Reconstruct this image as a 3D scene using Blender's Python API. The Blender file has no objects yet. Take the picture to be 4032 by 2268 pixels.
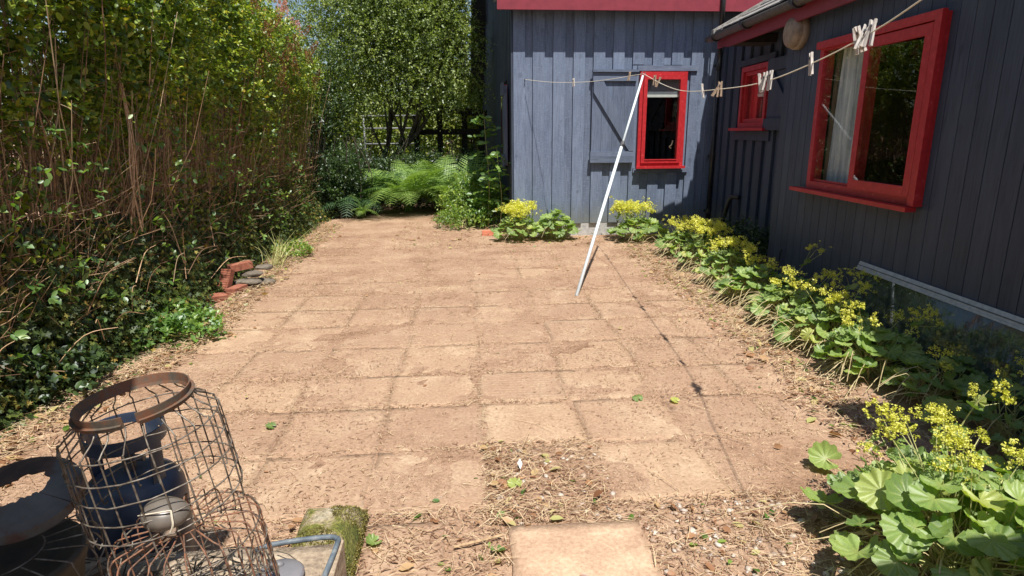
import bpy, math, random
import numpy as np
from mathutils import Matrix, Vector
rad = math.radians
rnd = random.Random(7)
rng = np.random.default_rng(7)
sc = bpy.context.scene
C = sc.collection

# ------------------------------------------------------------------ camera, sky, sun
def nrm(v):
    v = np.array(v, float); return v / np.linalg.norm(v)
DOWN = nrm([40, 6030, 1541])
YAX = np.array([-133, -394, 1541.]); YAX -= YAX.dot(DOWN) * DOWN; YAX = nrm(YAX)
XAX = nrm(np.cross(DOWN, YAX))
RC = np.array([XAX, YAX, -DOWN])            # camera axes (right, down, forward) -> world
cam_data = bpy.data.cameras.new('camera'); cam = bpy.data.objects.new('camera', cam_data); C.objects.link(cam)
cam_data.sensor_width = 36; cam_data.lens = 21.54; cam_data.clip_start = .05; cam_data.clip_end = 600
m = Matrix(((RC[0][0], -RC[0][1], -RC[0][2], 0), (RC[1][0], -RC[1][1], -RC[1][2], 0), (RC[2][0], -RC[2][1], -RC[2][2], 1.5), (0, 0, 0, 1)))
cam.matrix_world = m
sc.camera = cam
SUN = nrm([.10, -.418, .9])                  # towards the sun
w = bpy.data.worlds.new('World'); sc.world = w; w.use_nodes = True
nt = w.node_tree; bg = nt.nodes['Background']
sky = nt.nodes.new('ShaderNodeTexSky'); sky.sky_type = 'NISHITA'; sky.sun_disc = False
sky.sun_elevation = math.asin(SUN[2]); sky.sun_rotation = math.atan2(SUN[0], SUN[1])
nt.links.new(sky.outputs[0], bg.inputs[0]); bg.inputs[1].default_value = .075
sd = bpy.data.lights.new('sun', 'SUN'); sd.energy = 4.6; sd.angle = rad(.53); sd.color = (1, .945, .86)
so = bpy.data.objects.new('sun', sd); C.objects.link(so); so.rotation_euler = Vector(SUN).to_track_quat('Z', 'Y').to_euler()
sc.view_settings.view_transform = 'Standard'; sc.view_settings.look = 'None'
sc.view_settings.exposure = 0.63; sc.view_settings.gamma = 1; sc.view_settings.use_curve_mapping = False

# ------------------------------------------------------------------ materials
def ramp(nt, fac, cols, interp='LINEAR'):
    r = nt.nodes.new('ShaderNodeValToRGB'); r.color_ramp.interpolation = interp
    e = r.color_ramp.elements
    n = len(cols)
    while len(e) < n: e.new(.5)
    for i, c in enumerate(cols):
        p, c = c if len(c) == 2 else (i / (n - 1), c)
        e[i].position = p; e[i].color = (*c, 1)
    nt.links.new(fac, r.inputs[0]); return r.outputs[0]
def noise(nt, vec, scale, detail=4, rough=.6, dist=0):
    n = nt.nodes.new('ShaderNodeTexNoise'); n.inputs['Scale'].default_value = scale
    n.inputs['Detail'].default_value = detail; n.inputs['Roughness'].default_value = rough; n.inputs['Distortion'].default_value = dist
    if vec is not None: nt.links.new(vec, n.inputs['Vector'])
    return n.outputs['Fac']
def mapped(nt, scale=(1, 1, 1), coord='pos'):
    if coord == 'pos': s = nt.nodes.new('ShaderNodeNewGeometry').outputs['Position']
    else: s = nt.nodes.new('ShaderNodeTexCoord').outputs['Object']
    mp = nt.nodes.new('ShaderNodeMapping'); mp.inputs['Scale'].default_value = scale
    nt.links.new(s, mp.inputs[0]); return mp.outputs[0]
def mixc(nt, fac, a, b, mode='MIX'):
    x = nt.nodes.new('ShaderNodeMix'); x.data_type = 'RGBA'; x.blend_type = mode
    for v, i in ((fac, 0), (a, 6), (b, 7)):
        if hasattr(v, 'is_output'): nt.links.new(v, x.inputs[i])
        elif i == 0: x.inputs[0].default_value = v
        else: x.inputs[i].default_value = (*v, 1)
    return x.outputs[2]
def math_(nt, op, a, b=None):
    x = nt.nodes.new('ShaderNodeMath'); x.operation = op
    for i, v in enumerate((a, b)):
        if v is None: continue
        if hasattr(v, 'is_output'): nt.links.new(v, x.inputs[i])
        else: x.inputs[i].default_value = v
    return x.outputs[0]
def newmat(name):
    mt = bpy.data.materials.new(name); mt.use_nodes = True
    return mt, mt.node_tree, mt.node_tree.nodes['Principled BSDF']
def bump(nt, bs, h, strength=.3, dist=.01):
    b = nt.nodes.new('ShaderNodeBump'); b.inputs['Strength'].default_value = strength; b.inputs['Distance'].default_value = dist
    nt.links.new(h, b.inputs['Height']); nt.links.new(b.outputs[0], bs.inputs['Normal'])
def simple(name, cols, rough=.7, scale=20, metal=0, bs=.2, vec=(1, 1, 1), coord='pos', detail=5, bd=.004, spec=None):
    mt, nt, p = newmat(name)
    v = mapped(nt, vec, coord); n = noise(nt, v, scale, detail)
    nt.links.new(ramp(nt, n, cols), p.inputs['Base Color'])
    p.inputs['Roughness'].default_value = rough; p.inputs['Metallic'].default_value = metal
    if spec is not None: p.inputs['Specular IOR Level'].default_value = spec
    if bs: bump(nt, p, n, bs, bd)
    return mt
def woodmat(name, base, lo=.75, hi=1.2, axis='z', rough=.62, saw=.35, worn=.25, bs=.5, spec=.35):
    """painted sawn board: grain along the board, saw marks across, knots, worn streaks, each board its own tone"""
    mt, nt, p = newmat(name)
    info = nt.nodes.new('ShaderNodeObjectInfo').outputs['Random']
    g = nt.nodes.new('ShaderNodeNewGeometry').outputs['Position']
    off = nt.nodes.new('ShaderNodeCombineXYZ'); nt.links.new(math_(nt, 'MULTIPLY', info, 40), off.inputs[2])
    nt.links.new(math_(nt, 'MULTIPLY', info, 17), off.inputs[0])
    add = nt.nodes.new('ShaderNodeVectorMath'); nt.links.new(g, add.inputs[0]); nt.links.new(off.outputs[0], add.inputs[1])
    def mp(s):
        x = nt.nodes.new('ShaderNodeMapping'); x.inputs['Scale'].default_value = s; nt.links.new(add.outputs[0], x.inputs[0]); return x.outputs[0]
    sc_g = (1, 1, .06) if axis == 'z' else (.06, 1, 1)
    grain = noise(nt, mp(sc_g), 75, 4, .6, .6)
    sawn = noise(nt, mp((.25, .25, 1) if axis == 'z' else (1, .25, .25)), 90, 2, .5)
    big = noise(nt, mp((1.5, 1.5, .35)), 5, 3)
    vor = nt.nodes.new('ShaderNodeTexVoronoi'); vor.inputs['Scale'].default_value = 5.5
    nt.links.new(mp((1, 1, .7) if axis == 'z' else (.7, 1, 1)), vor.inputs['Vector'])
    knot = ramp(nt, vor.outputs['Distance'], [(0.0, (1, 1, 1)), (.10, (.7, .7, .7)), (.17, (0, 0, 0))])
    tone = math_(nt, 'ADD', math_(nt, 'MULTIPLY', info, hi - lo), lo)
    wv = nt.nodes.new('ShaderNodeTexWave'); wv.bands_direction = 'Z' if axis == 'z' else 'X'; wv.inputs['Scale'].default_value = 17; wv.inputs['Distortion'].default_value = 1.5; wv.inputs['Detail'].default_value = 2; wv.inputs['Detail Scale'].default_value = .4
    nt.links.new(add.outputs[0], wv.inputs['Vector']); msk = ramp(nt, noise(nt, mp((2, 2, .5)), 3.5, 2), [(.42, (0, 0, 0)), (.6, (1, 1, 1))])
    sawl = math_(nt, 'MULTIPLY', wv.outputs['Fac'], msk)
    c = mixc(nt, 1, base, tone, 'MULTIPLY')
    c = mixc(nt, 1, c, ramp(nt, grain, [(.25, (.62, .62, .62)), (.5, (1, 1, 1)), (.8, (1.25, 1.25, 1.25))]), 'MULTIPLY')
    c = mixc(nt, 1, c, ramp(nt, big, [(.25, (.78, .8, .84)), (.75, (1.18, 1.16, 1.12))]), 'MULTIPLY')
    if worn: c = mixc(nt, math_(nt, 'MULTIPLY', sawl, worn * .5), c, tuple(min(.5, x * 1.5 + .03) for x in base))
    pale = tuple(min(.5, x * 1.7 + .05) for x in base)
    c = mixc(nt, math_(nt, 'MULTIPLY', ramp(nt, sawn, [(.55, (0, 0, 0)), (.75, (1, 1, 1))]), worn), c, pale)
    c = mixc(nt, math_(nt, 'MULTIPLY', knot, .6), c, tuple(x * .55 for x in base))
    if axis == 'z' and worn:                                          # algae and splashed soil low on the boards
        sp = nt.nodes.new('ShaderNodeSeparateXYZ'); nt.links.new(g, sp.inputs[0])
        f1 = ramp(nt, math_(nt, 'ADD', math_(nt, 'MULTIPLY', sp.outputs[2], 1.1), math_(nt, 'MULTIPLY', noise(nt, mp((1, 1, .12)), 14, 4), -.5)), [(.02, (1, 1, 1)), (.32, (0, 0, 0))])
        c = mixc(nt, math_(nt, 'MULTIPLY', f1, .45), c, (.17, .17, .10))
    nt.links.new(c, p.inputs['Base Color']); p.inputs['Roughness'].default_value = rough
    p.inputs['Specular IOR Level'].default_value = spec
    h = math_(nt, 'ADD', math_(nt, 'MULTIPLY', grain, .7), math_(nt, 'MULTIPLY', sawn, saw)); h = math_(nt, 'ADD', h, math_(nt, 'MULTIPLY', knot, .5))
    bump(nt, p, h, bs, .004)
    return mt
def leafmat(name, cols, trans=.4, gloss=.06, rough=.45, patch=True):
    mt = bpy.data.materials.new(name); mt.use_nodes = True; nt = mt.node_tree; nt.nodes.clear()
    out = nt.nodes.new('ShaderNodeOutputMaterial')
    g = nt.nodes.new('ShaderNodeNewGeometry')
    col = ramp(nt, g.outputs['Random Per Island'], cols)
    if patch:
        n = noise(nt, g.outputs['Position'], 1.7, 3)
        col = mixc(nt, 1, col, ramp(nt, n, [(.3, (.72, .78, .8)), (.7, (1.22, 1.15, .95))]), 'MULTIPLY')
    d = nt.nodes.new('ShaderNodeBsdfDiffuse'); t = nt.nodes.new('ShaderNodeBsdfTranslucent'); gl = nt.nodes.new('ShaderNodeBsdfGlossy')
    gl.inputs['Roughness'].default_value = rough; gl.inputs['Color'].default_value = (.9, .95, 1, 1)
    nt.links.new(col, d.inputs[0]); nt.links.new(mixc(nt, 1, col, (1.5, 1.6, .6), 'MULTIPLY'), t.inputs[0])
    m1 = nt.nodes.new('ShaderNodeMixShader'); m1.inputs[0].default_value = trans
    nt.links.new(d.outputs[0], m1.inputs[1]); nt.links.new(t.outputs[0], m1.inputs[2])
    m2 = nt.nodes.new('ShaderNodeMixShader'); m2.inputs[0].default_value = gloss
    nt.links.new(m1.outputs[0], m2.inputs[1]); nt.links.new(gl.outputs[0], m2.inputs[2]); nt.links.new(m2.outputs[0], out.inputs[0])
    return mt
def glassmat(name, ior=1.7, tint=(.95, .97, .96), dirt=0.0):
    mt = bpy.data.materials.new(name); mt.use_nodes = True; nt = mt.node_tree; nt.nodes.clear()
    out = nt.nodes.new('ShaderNodeOutputMaterial'); tr = nt.nodes.new('ShaderNodeBsdfTransparent'); tr.inputs[0].default_value = (*tint, 1)
    gl = nt.nodes.new('ShaderNodeBsdfGlossy'); gl.inputs['Roughness'].default_value = .004
    fr = nt.nodes.new('ShaderNodeLayerWeight'); fr.inputs[0].default_value = .5; r0 = ((ior - 1) / (ior + 1)) ** 2
    fr = math_(nt, 'ADD', math_(nt, 'MULTIPLY', math_(nt, 'POWER', fr.outputs['Facing'], 5), 1 - r0), r0)
    mx = nt.nodes.new('ShaderNodeMixShader'); nt.links.new(fr, mx.inputs[0]); nt.links.new(tr.outputs[0], mx.inputs[1]); nt.links.new(gl.outputs[0], mx.inputs[2])
    res = mx.outputs[0]
    if dirt:
        v = mapped(nt); n = noise(nt, v, 22, 6, .75); n2 = noise(nt, v, 2.2, 3)
        f = math_(nt, 'MULTIPLY', ramp(nt, n, [(.45, (0, 0, 0)), (.75, (1, 1, 1))]), dirt)
        f = math_(nt, 'ADD', f, math_(nt, 'MULTIPLY', n2, dirt * .35))
        df = nt.nodes.new('ShaderNodeBsdfDiffuse'); df.inputs[0].default_value = (.26, .30, .27, 1)
        m3 = nt.nodes.new('ShaderNodeMixShader'); nt.links.new(f, m3.inputs[0]); nt.links.new(res, m3.inputs[1]); nt.links.new(df.outputs[0], m3.inputs[2]); res = m3.outputs[0]
    nt.links.new(res, out.inputs[0]); return mt

M = {}
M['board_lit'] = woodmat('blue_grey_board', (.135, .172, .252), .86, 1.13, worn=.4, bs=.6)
M['board_shade'] = woodmat('shaded_blue_grey_board', (.050, .066, .104), .8, 1.15, worn=.1, bs=.4)  # darker copy of the blue grey board, shade put into its colour
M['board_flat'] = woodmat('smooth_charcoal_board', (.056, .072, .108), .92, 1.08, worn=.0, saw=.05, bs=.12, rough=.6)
M['shutter'] = woodmat('shutter_board', (.120, .152, .222), .85, 1.1, worn=.15, bs=.6)
M['shutter_x'] = woodmat('shutter_rail', (.120, .152, .222), .85, 1.1, axis='x', worn=.12, bs=.6)
M['red'] = simple('red_gloss_paint', [(.25, (.34, .018, .022)), (.5, (.44, .018, .024)), (.66, (.49, .03, .035)), (.76, (.56, .13, .12))], .45, 24, bs=.3)
M['red_dull'] = simple('red_fascia_paint', [(.3, (.20, .022, .036)), (.7, (.26, .030, .048))], .5, 12, bs=.1)
M['plinth'] = simple('painted_plinth', [(.3, (.30, .31, .31)), (.5, (.42, .42, .41)), (.75, (.50, .50, .49))], .85, 18, bs=.6, bd=.01)
M['black_plastic'] = simple('black_plastic', [(.3, (.012, .013, .016)), (.7, (.03, .032, .036))], .35, 15, bs=.03)
M['gutter'] = simple('weathered_gutter', [(.3, (.05, .048, .045)), (.7, (.12, .11, .10))], .5, 25, bs=.1)
M['tile'] = simple('roof_tile', [(.25, (.10, .095, .09)), (.5, (.26, .245, .225)), (.75, (.42, .40, .37))], .85, 22, bs=.6, bd=.01)
M['lamp'] = simple('sunbleached_lamp', [(.3, (.20, .15, .11)), (.55, (.31, .24, .18)), (.8, (.40, .32, .25))], .55, 14, bs=.15)
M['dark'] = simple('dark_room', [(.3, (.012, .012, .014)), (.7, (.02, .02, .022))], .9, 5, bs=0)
M['backing'] = simple('backing_felt', [(.3, (.012, .013, .016)), (.7, (.018, .02, .024))], .95, 5, bs=0)
M['glass'] = glassmat('window_glass', 1.68)
M['dirty_glass'] = glassmat('dirty_glass', 1.75, (.66, .74, .72), .30)  # dirt film, thickened so its pale colour also imitates reflection
M['curtain'] = simple('net_curtain', [(.32, (.30, .34, .38)), (.5, (.60, .64, .68)), (.68, (.84, .86, .88))], .9, 26, bs=.5, vec=(1, 1, .05), bd=.02)  # vertical streaks paint fold shading into the cloth colour
M['lace'] = simple('lace_curtain', [(.46, (.05, .055, .07)), (.54, (.55, .56, .58))], .9, 26, bs=0)
M['blind'] = simple('grey_blind', [(.3, (.16, .17, .20)), (.7, (.20, .21, .24))], .9, 40, bs=.1)
M['white'] = simple('white_bar', [(.3, (.7, .7, .68)), (.7, (.78, .78, .76))], .5, 20, bs=0)
M['tan'] = simple('tan_wood', [(.3, (.20, .14, .10)), (.7, (.28, .20, .14))], .7, 20, vec=(1, 1, .1))
M['alu'] = simple('dull_aluminium', [(.3, (.36, .38, .40)), (.7, (.55, .56, .58))], .42, 30, metal=.6, bs=.1)
M['prop'] = simple('pale_coated_tube', [(.25, (.48, .56, .60)), (.4, (.66, .76, .82)), (.7, (.78, .84, .88))], .28, 30, bs=.02)
M['clamp'] = simple('grey_clamp', [(.3, (.05, .05, .055)), (.7, (.10, .10, .11))], .5, 30)
M['line'] = simple('cream_cord', [(.3, (.62, .58, .46)), (.7, (.78, .74, .62))], .8, 200, bs=.3)
M['peg'] = simple('bleached_peg', [(.3, (.42, .38, .34)), (.7, (.66, .62, .58))], .75, 90, vec=(1, 1, .2))
M['peg_brown'] = simple('brown_peg', [(.3, (.26, .18, .12)), (.7, (.42, .31, .22))], .75, 90, vec=(1, 1, .2))
M['wire'] = simple('galvanised_wire', [(.35, (.06, .045, .035)), (.5, (.15, .125, .10)), (.7, (.27, .25, .22))], .5, 45, metal=.35, bs=.25)
M['rusty_wire'] = simple('rusty_wire', [(.3, (.07, .04, .03)), (.46, (.16, .09, .06)), (.55, (.27, .11, .055)), (.64, (.17, .13, .10)), (.75, (.24, .21, .18))], .8, 60, bs=.8)
M['rust'] = simple('rusty_band', [(.3, (.05, .038, .03)), (.45, (.10, .08, .06)), (.56, (.17, .075, .04)), (.66, (.12, .105, .085)), (.75, (.17, .15, .12))], .75, 16, bs=.5)
M['rust_dark'] = simple('rusty_sheet', [(.38, (.05, .028, .022)), (.47, (.10, .055, .04)), (.52, (.10, .095, .09)), (.8, (.16, .155, .15))], .75, 7, bs=.5)
M['blue'] = simple('faded_blue_paint', [(.3, (.022, .032, .062)), (.55, (.042, .06, .10)), (.75, (.09, .11, .14))], .42, 9, bs=.15)
M['pebble'] = simple('smooth_stone', [(.3, (.08, .07, .06)), (.6, (.15, .13, .11)), (.8, (.20, .17, .14))], .35, 11, bs=.1)
M['vein'] = simple('quartz_vein', [(.3, (.5, .44, .34)), (.7, (.62, .56, .45))], .6, 30)
M['concrete'] = simple('rough_concrete', [(.25, (.16, .12, .09)), (.5, (.36, .28, .20)), (.75, (.54, .45, .34))], .92, 34, bs=.9, bd=.012)
M['concrete_grey'] = simple('grey_concrete', [(.25, (.08, .075, .065)), (.5, (.17, .16, .14)), (.75, (.27, .26, .23))], .92, 26, bs=.9, bd=.012)
M['hose'] = simple('grey_hose', [(.3, (.06, .08, .10)), (.55, (.12, .15, .18)), (.75, (.26, .28, .28))], .55, 30, bs=.1)
M['lidgrey'] = simple('grey_rusty_lid', [(.3, (.15, .15, .165)), (.6, (.21, .205, .22)), (.68, (.33, .10, .04)), (.8, (.30, .09, .03))], .45, 9, bs=.1)
M['brick'] = simple('red_brick', [(.25, (.18, .065, .04)), (.5, (.29, .10, .06)), (.75, (.36, .16, .10))], .9, 26, bs=.5)
M['fieldstone'] = simple('field_stone', [(.3, (.08, .065, .05)), (.7, (.20, .17, .135))], .9, 20, bs=.7, bd=.01)
M['pot'] = simple('terracotta', [(.3, (.55, .17, .10)), (.7, (.66, .24, .15))], .85, 20, bs=.2)
M['brownpot'] = simple('brown_plastic', [(.3, (.035, .03, .02)), (.6, (.08, .06, .04)), (.8, (.15, .10, .06))], .6, 10, bs=.3)
M['bark'] = simple('bark', [(.3, (.035, .028, .02)), (.7, (.12, .10, .075))], .95, 30, bs=.8, vec=(1, 1, .3), bd=.02)
M['black_wood'] = simple('dark_rotten_wood', [(.3, (.012, .011, .01)), (.7, (.035, .03, .026))], .95, 20, bs=.5)
M['steel'] = simple('galvanised_gate', [(.3, (.16, .17, .17)), (.7, (.24, .25, .25))], .5, 20)
def canemat():
    mt, nt, p = newmat('reddish_cane'); info = nt.nodes.new('ShaderNodeObjectInfo').outputs['Random']
    isl = nt.nodes.new('ShaderNodeNewGeometry').outputs['Random Per Island']
    r = math_(nt, 'FRACT', math_(nt, 'ADD', info, isl))
    c = ramp(nt, r, [(0, (.18, .105, .06)), (.4, (.34, .21, .125)), (.75, (.46, .33, .20)), (1, (.56, .45, .30))])
    n = noise(nt, mapped(nt, (1, 1, .4)), 55, 3)
    c = mixc(nt, 1, c, ramp(nt, n, [(.3, (.6, .55, .5)), (.7, (1.2, 1.15, 1.1))]), 'MULTIPLY')
    nt.links.new(c, p.inputs['Base Color']); p.inputs['Roughness'].default_value = .7; return mt
M['cane'] = canemat()
M['pale_cane'] = simple('pale_cane', [(.3, (.42, .24, .13)), (.5, (.58, .38, .22)), (.75, (.66, .50, .34))], .7, 50, bs=.3)
M['stem'] = simple('pale_green_stem', [(.3, (.26, .30, .09)), (.55, (.46, .46, .19)), (.8, (.60, .50, .28))], .6, 30, bs=0)
M['dry_stem'] = simple('dry_stem', [(.3, (.38, .31, .14)), (.55, (.56, .46, .26)), (.8, (.66, .56, .38))], .7, 30, bs=0)
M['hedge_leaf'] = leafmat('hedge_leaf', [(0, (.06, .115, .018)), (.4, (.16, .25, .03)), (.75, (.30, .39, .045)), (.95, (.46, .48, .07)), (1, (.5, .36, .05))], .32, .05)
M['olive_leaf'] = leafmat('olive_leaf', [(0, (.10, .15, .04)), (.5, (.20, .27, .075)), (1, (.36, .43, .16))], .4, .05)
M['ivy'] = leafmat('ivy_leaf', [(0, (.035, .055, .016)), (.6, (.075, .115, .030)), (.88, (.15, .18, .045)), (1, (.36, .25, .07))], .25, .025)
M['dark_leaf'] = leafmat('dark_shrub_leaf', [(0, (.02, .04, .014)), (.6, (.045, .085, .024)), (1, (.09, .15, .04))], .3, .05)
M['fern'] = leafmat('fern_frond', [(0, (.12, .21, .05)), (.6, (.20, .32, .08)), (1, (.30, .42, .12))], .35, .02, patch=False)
M['fern_shade'] = leafmat('shaded_fern_frond', [(0, (.03, .07, .03)), (.6, (.05, .11, .04)), (1, (.09, .17, .05))], .35, .05, patch=False)  # darker copy of the fern colour, with shade put into it
M['herb'] = leafmat('herb_leaf', [(0, (.09, .17, .03)), (.6, (.17, .28, .05)), (1, (.34, .42, .07))], .4, .05)
M['bright_leaf'] = leafmat('bright_leaf', [(0, (.08, .17, .03)), (.6, (.15, .29, .06)), (1, (.28, .40, .10))], .45, .06)
M['floret'] = leafmat('yellow_green_floret', [(0, (.48, .49, .06)), (.6, (.68, .66, .12)), (1, (.80, .77, .26))], .35, .03, patch=False)
M['far_leaf'] = leafmat('far_tree_leaf', [(0, (.09, .14, .025)), (.6, (.19, .25, .045)), (1, (.34, .36, .08))], .4, .04)
M['spike_brown'] = leafmat('dead_flower_spike', [(0, (.16, .075, .04)), (.6, (.30, .15, .085)), (1, (.42, .24, .15))], .2, .02)
M['spike_pink'] = leafmat('pink_flower_spike', [(0, (.45, .20, .26)), (.6, (.62, .32, .38)), (1, (.72, .46, .48))], .3, .02)
M['dry_leaf'] = leafmat('dry_leaf', [(0, (.20, .09, .045)), (.4, (.36, .19, .10)), (.75, (.48, .32, .17)), (1, (.42, .42, .16))], .2, .04, patch=False)
M['straw'] = leafmat('straw_bits', [(0, (.42, .29, .18)), (.5, (.60, .45, .28)), (1, (.76, .62, .42))], .1, .05, patch=False)
M['chips'] = leafmat('bark_bits', [(0, (.15, .08, .048)), (.6, (.29, .17, .105)), (1, (.42, .29, .18))], .05, .02, patch=False)
def alch(name, cols):
    mt = bpy.data.materials.new(name); mt.use_nodes = True; nt = mt.node_tree; nt.nodes.clear()
    out = nt.nodes.new('ShaderNodeOutputMaterial'); info = nt.nodes.new('ShaderNodeObjectInfo').outputs['Random']
    col = ramp(nt, info, cols)
    at = nt.nodes.new('ShaderNodeAttribute'); at.attribute_name = 'rib'
    col = mixc(nt, math_(nt, 'MULTIPLY', at.outputs['Fac'], .55), col, (.36, .40, .13))
    tc = nt.nodes.new('ShaderNodeTexCoord').outputs['Object']
    col = mixc(nt, 1, col, ramp(nt, noise(nt, tc, 14, 4), [(.3, (.8, .85, .85)), (.7, (1.18, 1.12, 1))]), 'MULTIPLY')
    d = nt.nodes.new('ShaderNodeBsdfDiffuse'); t = nt.nodes.new('ShaderNodeBsdfTranslucent'); gl = nt.nodes.new('ShaderNodeBsdfGlossy'); gl.inputs['Roughness'].default_value = .5
    nt.links.new(col, d.inputs[0]); nt.links.new(mixc(nt, 1, col, (1.5, 1.6, .5), 'MULTIPLY'), t.inputs[0])
    m1 = nt.nodes.new('ShaderNodeMixShader'); m1.inputs[0].default_value = .38; nt.links.new(d.outputs[0], m1.inputs[1]); nt.links.new(t.outputs[0], m1.inputs[2])
    m2 = nt.nodes.new('ShaderNodeMixShader'); m2.inputs[0].default_value = .05; nt.links.new(m1.outputs[0], m2.inputs[1]); nt.links.new(gl.outputs[0], m2.inputs[2]); nt.links.new(m2.outputs[0], out.inputs[0])
    return mt
M['alch'] = alch('scalloped_leaf', [(0, (.13, .22, .06)), (.5, (.22, .335, .09)), (.85, (.30, .41, .12)), (1, (.44, .48, .12))])
def soilmat():
    mt, nt, p = newmat('dusty_soil'); v = mapped(nt)
    a = noise(nt, v, 1.6, 6, .7); b = noise(nt, v, 26, 6, .75); c2 = noise(nt, v, 150, 3, .7)
    col = ramp(nt, a, [(.30, (.24, .145, .095)), (.45, (.345, .225, .152)), (.58, (.405, .278, .192)), (.7, (.455, .325, .23))])
    col = mixc(nt, 1, col, ramp(nt, b, [(.3, (.66, .62, .60)), (.5, (1, 1, 1)), (.72, (1.22, 1.24, 1.26))]), 'MULTIPLY')
    col = mixc(nt, 1, col, ramp(nt, c2, [(.3, (.62, .58, .55)), (.7, (1.3, 1.32, 1.34))]), 'MULTIPLY')
    nt.links.new(col, p.inputs['Base Color']); p.inputs['Roughness'].default_value = .95; p.inputs['Specular IOR Level'].default_value = .1
    bump(nt, p, math_(nt, 'ADD', math_(nt, 'MULTIPLY', b, .7), math_(nt, 'MULTIPLY', c2, .4)), .8, .012); return mt
def slabmat(name, k=1., ripple=0, dusty=.85):
    mt, nt, p = newmat(name); v = mapped(nt); info = nt.nodes.new('ShaderNodeObjectInfo').outputs['Random']
    a = noise(nt, v, 5, 5, .6, .4); b = noise(nt, v, 60, 5, .75); dust = noise(nt, v, 2.6, 6, .7)
    col = ramp(nt, a, [(.3, (.33 * k, .222 * k, .152 * k)), (.5, (.42 * k, .30 * k, .207 * k)), (.68, (.53 * k, .40 * k, .28 * k))])
    col = mixc(nt, math_(nt, 'MULTIPLY', ramp(nt, dust, [(.45, (1, 1, 1)), (.66, (0, 0, 0))]), dusty), col, (.375, .250, .170))
    tone = ramp(nt, info, [(0, (.88, .85, .85)), (.5, (.98, .97, .97)), (1, (1.07, 1.08, 1.06))])
    col = mixc(nt, 1, col, tone, 'MULTIPLY')
    col = mixc(nt, 1, col, ramp(nt, b, [(.3, (.72, .69, .66)), (.7, (1.22, 1.24, 1.26))]), 'MULTIPLY')
    nt.links.new(col, p.inputs['Base Color']); p.inputs['Roughness'].default_value = .92; p.inputs['Specular IOR Level'].default_value = .15
    h = math_(nt, 'ADD', a, math_(nt, 'MULTIPLY', b, .35))
    if ripple:
        wv = nt.nodes.new('ShaderNodeTexWave'); wv.bands_direction = 'Y'; wv.inputs['Scale'].default_value = 9; wv.inputs['Distortion'].default_value = 3; wv.inputs['Detail'].default_value = 2
        nt.links.new(v, wv.inputs[0]); h = math_(nt, 'ADD', h, math_(nt, 'MULTIPLY', wv.outputs['Fac'], .22))
    bump(nt, p, h, .7, .012); return mt
M['soil'] = soilmat(); M['slab'] = slabmat('riven_slab'); M['slab_ripple'] = slabmat('rippled_slab', .97, 1); M['slab_clean'] = slabmat('clean_pale_slab', 1.36, 0, .12)
def mossmat():
    mt, nt, p = newmat('mossy_stone'); v = mapped(nt); a = noise(nt, v, 9, 5, .7); b = noise(nt, v, 70, 4)
    col = ramp(nt, a, [(.40, (.10, .12, .02)), (.5, (.20, .20, .045)), (.58, (.33, .27, .17)), (.7, (.50, .44, .34))])
    col = mixc(nt, 1, col, ramp(nt, b, [(.3, (.6, .6, .6)), (.7, (1.3, 1.3, 1.2))]), 'MULTIPLY')
    nt.links.new(col, p.inputs['Base Color']); p.inputs['Roughness'].default_value = .95; bump(nt, p, math_(nt, 'ADD', a, b), .9, .02); return mt
M['moss'] = mossmat()
M['moss_tuft'] = leafmat('moss_tuft', [(0, (.08, .07, .02)), (.4, (.17, .14, .05)), (.8, (.26, .25, .06)), (1, (.42, .36, .16))], .3, .02, patch=False)

# ------------------------------------------------------------------ builders
WL = {}
def mesh_from(name, v, f, mat=None, smooth=False):
    me = bpy.data.meshes.new(name); me.from_pydata([tuple(map(float, p)) for p in v], [], [tuple(int(i) for i in q) for q in f]); me.validate()
    if mat is not None: me.materials.append(M[mat] if isinstance(mat, str) else mat)
    if smooth: me.polygons.foreach_set('use_smooth', [True] * len(me.polygons))
    return me
def mesh_np(name, v, f, mat, smooth=False):
    """v (n,3), f (m,k) with one k for all faces"""
    me = bpy.data.meshes.new(name); n, k = f.shape
    me.vertices.add(len(v)); me.vertices.foreach_set('co', np.asarray(v, np.float32).ravel())
    me.loops.add(n * k); me.loops.foreach_set('vertex_index', f.astype(np.int32).ravel())
    me.polygons.add(n); me.polygons.foreach_set('loop_start', np.arange(0, n * k, k, dtype=np.int32))
    if smooth: me.polygons.foreach_set('use_smooth', np.ones(n, bool))
    me.update(calc_edges=True); me.materials.append(M[mat] if isinstance(mat, str) else mat); return me
def put(name, me, parent=None, loc=(0, 0, 0), rot=None, scale=None, mat4=None):
    """link a mesh; loc is a world position; parents are never rotated"""
    o = bpy.data.objects.new(name, me); C.objects.link(o)
    base = np.array(WL.get(parent.name, (0, 0, 0)) if parent else (0, 0, 0), float)
    loc = np.array(loc, float); o.location = Vector(loc - base); WL[o.name] = loc
    if parent: o.parent = parent
    if rot is not None: o.rotation_euler = rot
    if scale is not None: o.scale = scale if hasattr(scale, '__len__') else (scale,) * 3
    if mat4 is not None:
        q = Matrix(mat4.tolist()).to_quaternion(); o.rotation_mode = 'QUATERNION'; o.rotation_quaternion = q
    return o
def thing(name, label, cat, loc=(0, 0, 0), group=None, rot=None):
    o = bpy.data.objects.new(name, None); C.objects.link(o); o.location = loc; o.empty_display_size = .1; WL[o.name] = np.array(loc, float)
    if rot is not None: o.rotation_euler = rot
    o['label'] = label; o['category'] = cat
    if group: o['group'] = group
    return o
def tag(o, label, cat, group=None):
    o['label'] = label; o['category'] = cat
    if group: o['group'] = group
    return o
def kind(o, k): o['kind'] = k; return o
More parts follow.
